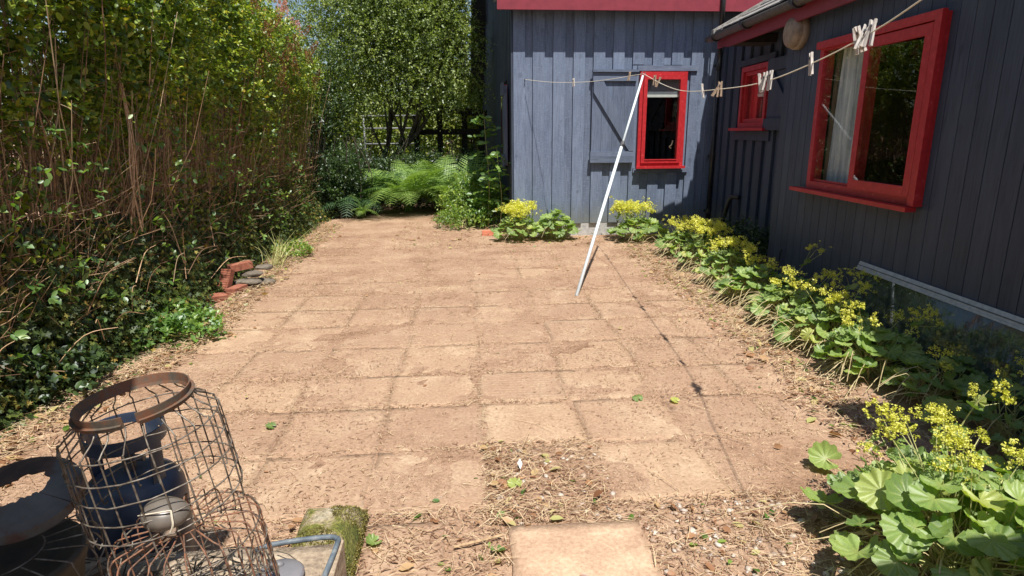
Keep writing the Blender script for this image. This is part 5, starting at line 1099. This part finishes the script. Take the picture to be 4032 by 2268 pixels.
def mantle(label, x, y, r, h, nl, nf, lsize, seed, fh=.08, fr_=1.0, fz=0, stems=26, lean=(-.5, -.3), foff=(0, 0)):
    r_ = random.Random(seed); e = thing('ladys_mantle', label, 'plant', (x, y, 0), "lady's mantle plants"); mb = MB(); md = MB()
    for i in range(nl):
        a = i * 2.39996 + r_.uniform(-.3, .3); q = r * math.sqrt((i + .5) / nl); z = h * (1 - .75 * (q / r) ** 2) * r_.uniform(.75, 1.08) + .04
        p = np.array([x + q * math.cos(a), y + q * math.sin(a), z]); tlt = 16 + 50 * (q / r) + r_.gauss(0, 12)
        # tilt outwards
        nn = nrm([math.cos(a) * math.sin(rad(tlt)) + r_.gauss(0, .12), math.sin(a) * math.sin(rad(tlt)) - .12 + r_.gauss(0, .12), math.cos(rad(tlt))]); d = nrm([math.cos(a) + r_.gauss(0, .3), math.sin(a) + r_.gauss(0, .3), -.1])
        fm = frames(d[None], nn[None])[0]
        put('leaf', AL[r_.randrange(6)], e, p, scale=lsize * r_.uniform(.62, 1.15), mat4=fm)
        b = np.array([x + r_.gauss(0, .06) - lean[0] * 0, y + r_.gauss(0, .06), .0]); mb.tube(smoothpath([b, (b + p) / 2 + [lean[0] * .03, lean[1] * .03, .03], p - nn * .004], 3), .0022 if lsize < .07 else .0028, 4, False)
    for i in range(stems):
        a = r_.uniform(2.2, 4.3); b = np.array([x + r_.gauss(0, .07), y + r_.gauss(0, .07), 0]); L = r_.uniform(.7, 1.45) * r; z = r_.uniform(.03, .18)
        md.tube(smoothpath([b, b + [math.cos(a) * L * .5, math.sin(a) * L * .5, z + .05], b + [math.cos(a) * L, math.sin(a) * L, z * .5]], 3), .0021, 4, False)
    for i in range(nf):
        a = r_.uniform(0, 6.28); q = r * fr_ * math.sqrt(r_.random()) * .85; z = h * (1 - .35 * (q / r) ** 2) + fz + r_.uniform(.0, .10); s_ = fh * r_.uniform(.7, 1.25)
        p = np.array([x + foff[0] + q * math.cos(a), y + foff[1] + q * math.sin(a), z]); kind(put('flower_head', FH[i % 4], e, p, (rad(r_.gauss(0, 20)), rad(r_.gauss(0, 20)), r_.uniform(0, 6)), s_), 'stuff')
        b = np.array([x + r_.gauss(0, .05), y + r_.gauss(0, .05), .0]); mb.tube(smoothpath([b, (b + p) / 2 + [0, 0, .04], p + [0, 0, s_ * .3]], 3), .0018, 4, False)
        for w_ in range(3):
            put('bract', AL[(i + w_) % 6], e, p - [r_.gauss(0, .01), r_.gauss(0, .01), .03 + .03 * w_], (rad(r_.gauss(0, 30)), rad(r_.gauss(0, 30)), r_.uniform(0, 6)), .018)
    kind(mb.build('stalks', 'stem', e), 'stuff'); kind(md.build('dry_stalks', 'dry_stem', e), 'stuff'); return e
mantle('flowering lady\'s mantle before the left corner of the blue grey wall', .80, 9.0 - .38, .34, .30, 55, 28, .075, 1, .12, .75, .04, 12)
mantle('flowerless lady\'s mantle against the wall right of the left corner clump', 1.34, 8.62, .28, .34, 60, 0, .085, 2, stems=8)
mantle('lady\'s mantle under the front window, right of the prop foot', 2.48, 8.35, .38, .27, 75, 32, .075, 3, .12, .8, .10, 10, foff=(-.05, .1))
mantle('lady\'s mantle at the far end of the border, half hiding the downpipe foot', 2.70, 7.25, .30, .25, 56, 12, .07, 4, .10, .8, .05, 26)
mantle('heavily flowering lady\'s mantle beside the dark recess shrub', 2.68, 6.45, .30, .33, 62, 22, .066, 5, .10, .9, .08, 50)
mantle('lady\'s mantle before the corner of the charcoal wall', 2.64, 5.75, .30, .30, 66, 13, .064, 6, .09, .8, .05, 54)
mantle('lady\'s mantle with big pale leaves below the small cable', 2.61, 5.10, .31, .28, 62, 6, .074, 7, .08, .8, .04, 60, foff=(.1, 0))
mantle('lady\'s mantle left of the glass screen corner', 2.62, 4.45, .33, .30, 66, 8, .074, 8, .08, .8, .04, 60)
mantle('lady\'s mantle below the far end of the aluminium rail', 2.56, 3.90, .33, .29, 64, 8, .074, 9, .08, .8, .04, 60)
mantle('lady\'s mantle leaning over the patio before the glass screen', 2.54, 3.42, .30, .27, 52, 7, .072, 10, .07, .8, .06, 34)
mantle('small lady\'s mantle low in the bed before the glass screen', 2.66, 2.98, .26, .22, 36, 2, .07, 11, .06, .8, .04, 24)
mantle('shaded lady\'s mantle at the right edge behind the big near plant', 2.62, 2.5, .34, .26, 44, 4, .07, 12, .06, .8, .08, 20)
mantle('large near lady\'s mantle filling the lower right corner', 1.66, 1.70, .41, .33, 80, 22, .080, 13, .06, .72, .05, 20, foff=(-.02, .12))
mantle('lady\'s mantle cut off by the right edge beside the large near plant', 2.02, 1.72, .30, .30, 30, 0, .10, 14, stems=14)
def tall_spray(label, pts, heads, seed, rr=.0035):
    r_ = random.Random(seed); e = thing('flower_stem', label, 'flower stem', pts[0], 'single flower stems over the bed'); P = smoothpath(pts, 5); MB().tube(P, np.linspace(rr, rr * .6, len(P)), 5).build('stem', 'stem', e)
    for h in heads:
        MB().tube([P[-4], np.array(h)], .0015, 4).build('branchlet', 'stem', e)
        kind(put('flower_head', FH[r_.randrange(4)], e, h, (rad(r_.gauss(0, 25)), rad(r_.gauss(0, 25)), r_.uniform(0, 6)), r_.uniform(.045, .065)), 'stuff')
    for t_ in (.45, .7, .85): put('leaf', AL[r_.randrange(6)], e, P[int(t_ * (len(P) - 1))], (rad(r_.gauss(20, 20)), rad(r_.gauss(0, 20)), r_.uniform(0, 6)), .035)
tall_spray('slender flower stem rising before the charcoal wall', [(2.68, 4.8, .1), (2.75, 4.75, .32), (2.86, 4.70, .52)], [(2.83, 4.7, .54), (2.88, 4.7, .55), (2.92, 4.68, .52)], 1)
tall_spray('flower spray leaning right over the far corner of the glass screen', [(2.68, 4.3, .15), (2.78, 4.15, .32), (2.86, 4.1, .42)], [(2.72, 4.15, .42), (2.78, 4.12, .46), (2.84, 4.1, .45), (2.90, 4.1, .46), (2.95, 4.08, .44), (2.92, 4.05, .38), (2.86, 4.05, .36)], 2)
tall_spray('flower spray in front of the middle of the glass screen', [(2.58, 3.4, .15), (2.66, 3.3, .30), (2.72, 3.28, .42)], [(2.66, 3.28, .42), (2.72, 3.27, .44), (2.78, 3.27, .42), (2.80, 3.25, .36), (2.69, 3.27, .38)], 3)
tall_spray('short flower spray standing clear above the large near plant', [(1.85, 2.05, .15), (1.92, 2.02, .40), (1.96, 2.0, .52)], [(1.93, 2.0, .52), (1.98, 2.0, .54), (2.01, 1.98, .49)], 4)
# ragged single leaf curled on the slabs, and a few loose finds
rl_ = thing('fallen_leaf', 'curled ragged green leaf on a long stalk lying on the patio beside the near plant', 'leaf', (1.60, 2.36, 0))
fm = frames(np.array([[-.6, .5, .1]]), np.array([[.2, -.75, .5]]))[0]; put('blade', AL[4], rl_, (1.62, 2.38, .05), scale=.078, mat4=fm)
MB().tube(smoothpath([(1.62, 2.37, .05), (1.66, 2.25, .03), (1.72, 2.12, .04), (1.76, 2.02, .05)], 4), .003, 5).build('stalk', 'stem', rl_)
for x_, y_, s_, lb, rz in [(.20, 2.36, .036, 'round green leaf lying in the straw filled gap between the slabs', 30), (-1.02, 3.02, .03, 'small grey green leaf lying alone left of the middle slabs', 80), (.98, 3.18, .035, 'pale folded leaf on the right hand slabs', 10), (1.18, 3.12, .03, 'pale leaf beside the folded one on the right hand slabs', 60), (-.36, 2.02, .034, 'green leaf tucked against the mossy block', 120), (.10, 1.93, .032, 'small green leaf at the left edge of the clean pale slab', 200)]:
    o = put('fallen_leaf', AL[int(s_ * 1000) % 6], None, (x_, y_, .018), (rad(14), rad(-10), rad(rz)), s_); tag(o, lb, 'leaf', 'leaves fallen on the patio')
o = tag(put('feather', mesh_from('feather', [(0, 0, 0), (.012, .03, .01), (.004, .065, .018), (-.01, .04, .008)], [(0, 1, 2, 3)], 'white'), None, (.235, 2.47, .02)), 'small white feather in the straw filled gap between the slabs', 'feather')
# reddish twig by the pale slab
tag(MB().tube(smoothpath([(-.06, 1.97, .012), (.03, 1.985, .02), (.12, 2.02, .014)], 3), .005, 6).build('twig', 'cane'), 'short reddish cut twig on the soil left of the pale slab', 'twig')
# clump of long grass by the hedge
gr = thing('grass_tuft', 'tall pale grass tuft at the hedge foot beyond the bricks', 'grass tuft', (-2.15, 7.1, 0)); r_ = np.random.default_rng(3); mb = MB()
for i in range(46):
    a = r_.normal(0, .5); L = r_.uniform(.2, .5); b = np.array([-2.15 + r_.normal() * .06, 7.1 + r_.normal() * .08, 0]); d = np.array([math.sin(a) * .6 + .15, r_.normal() * .3, 1]); v, f = tubevf([b, b + d * L * .5, b + d * L + [.1 * math.sin(a), 0, -.06]], [.004, .003, .001], 3, False); mb.add(v, f)
kind(mb.build('blades', 'stem', gr), 'stuff')
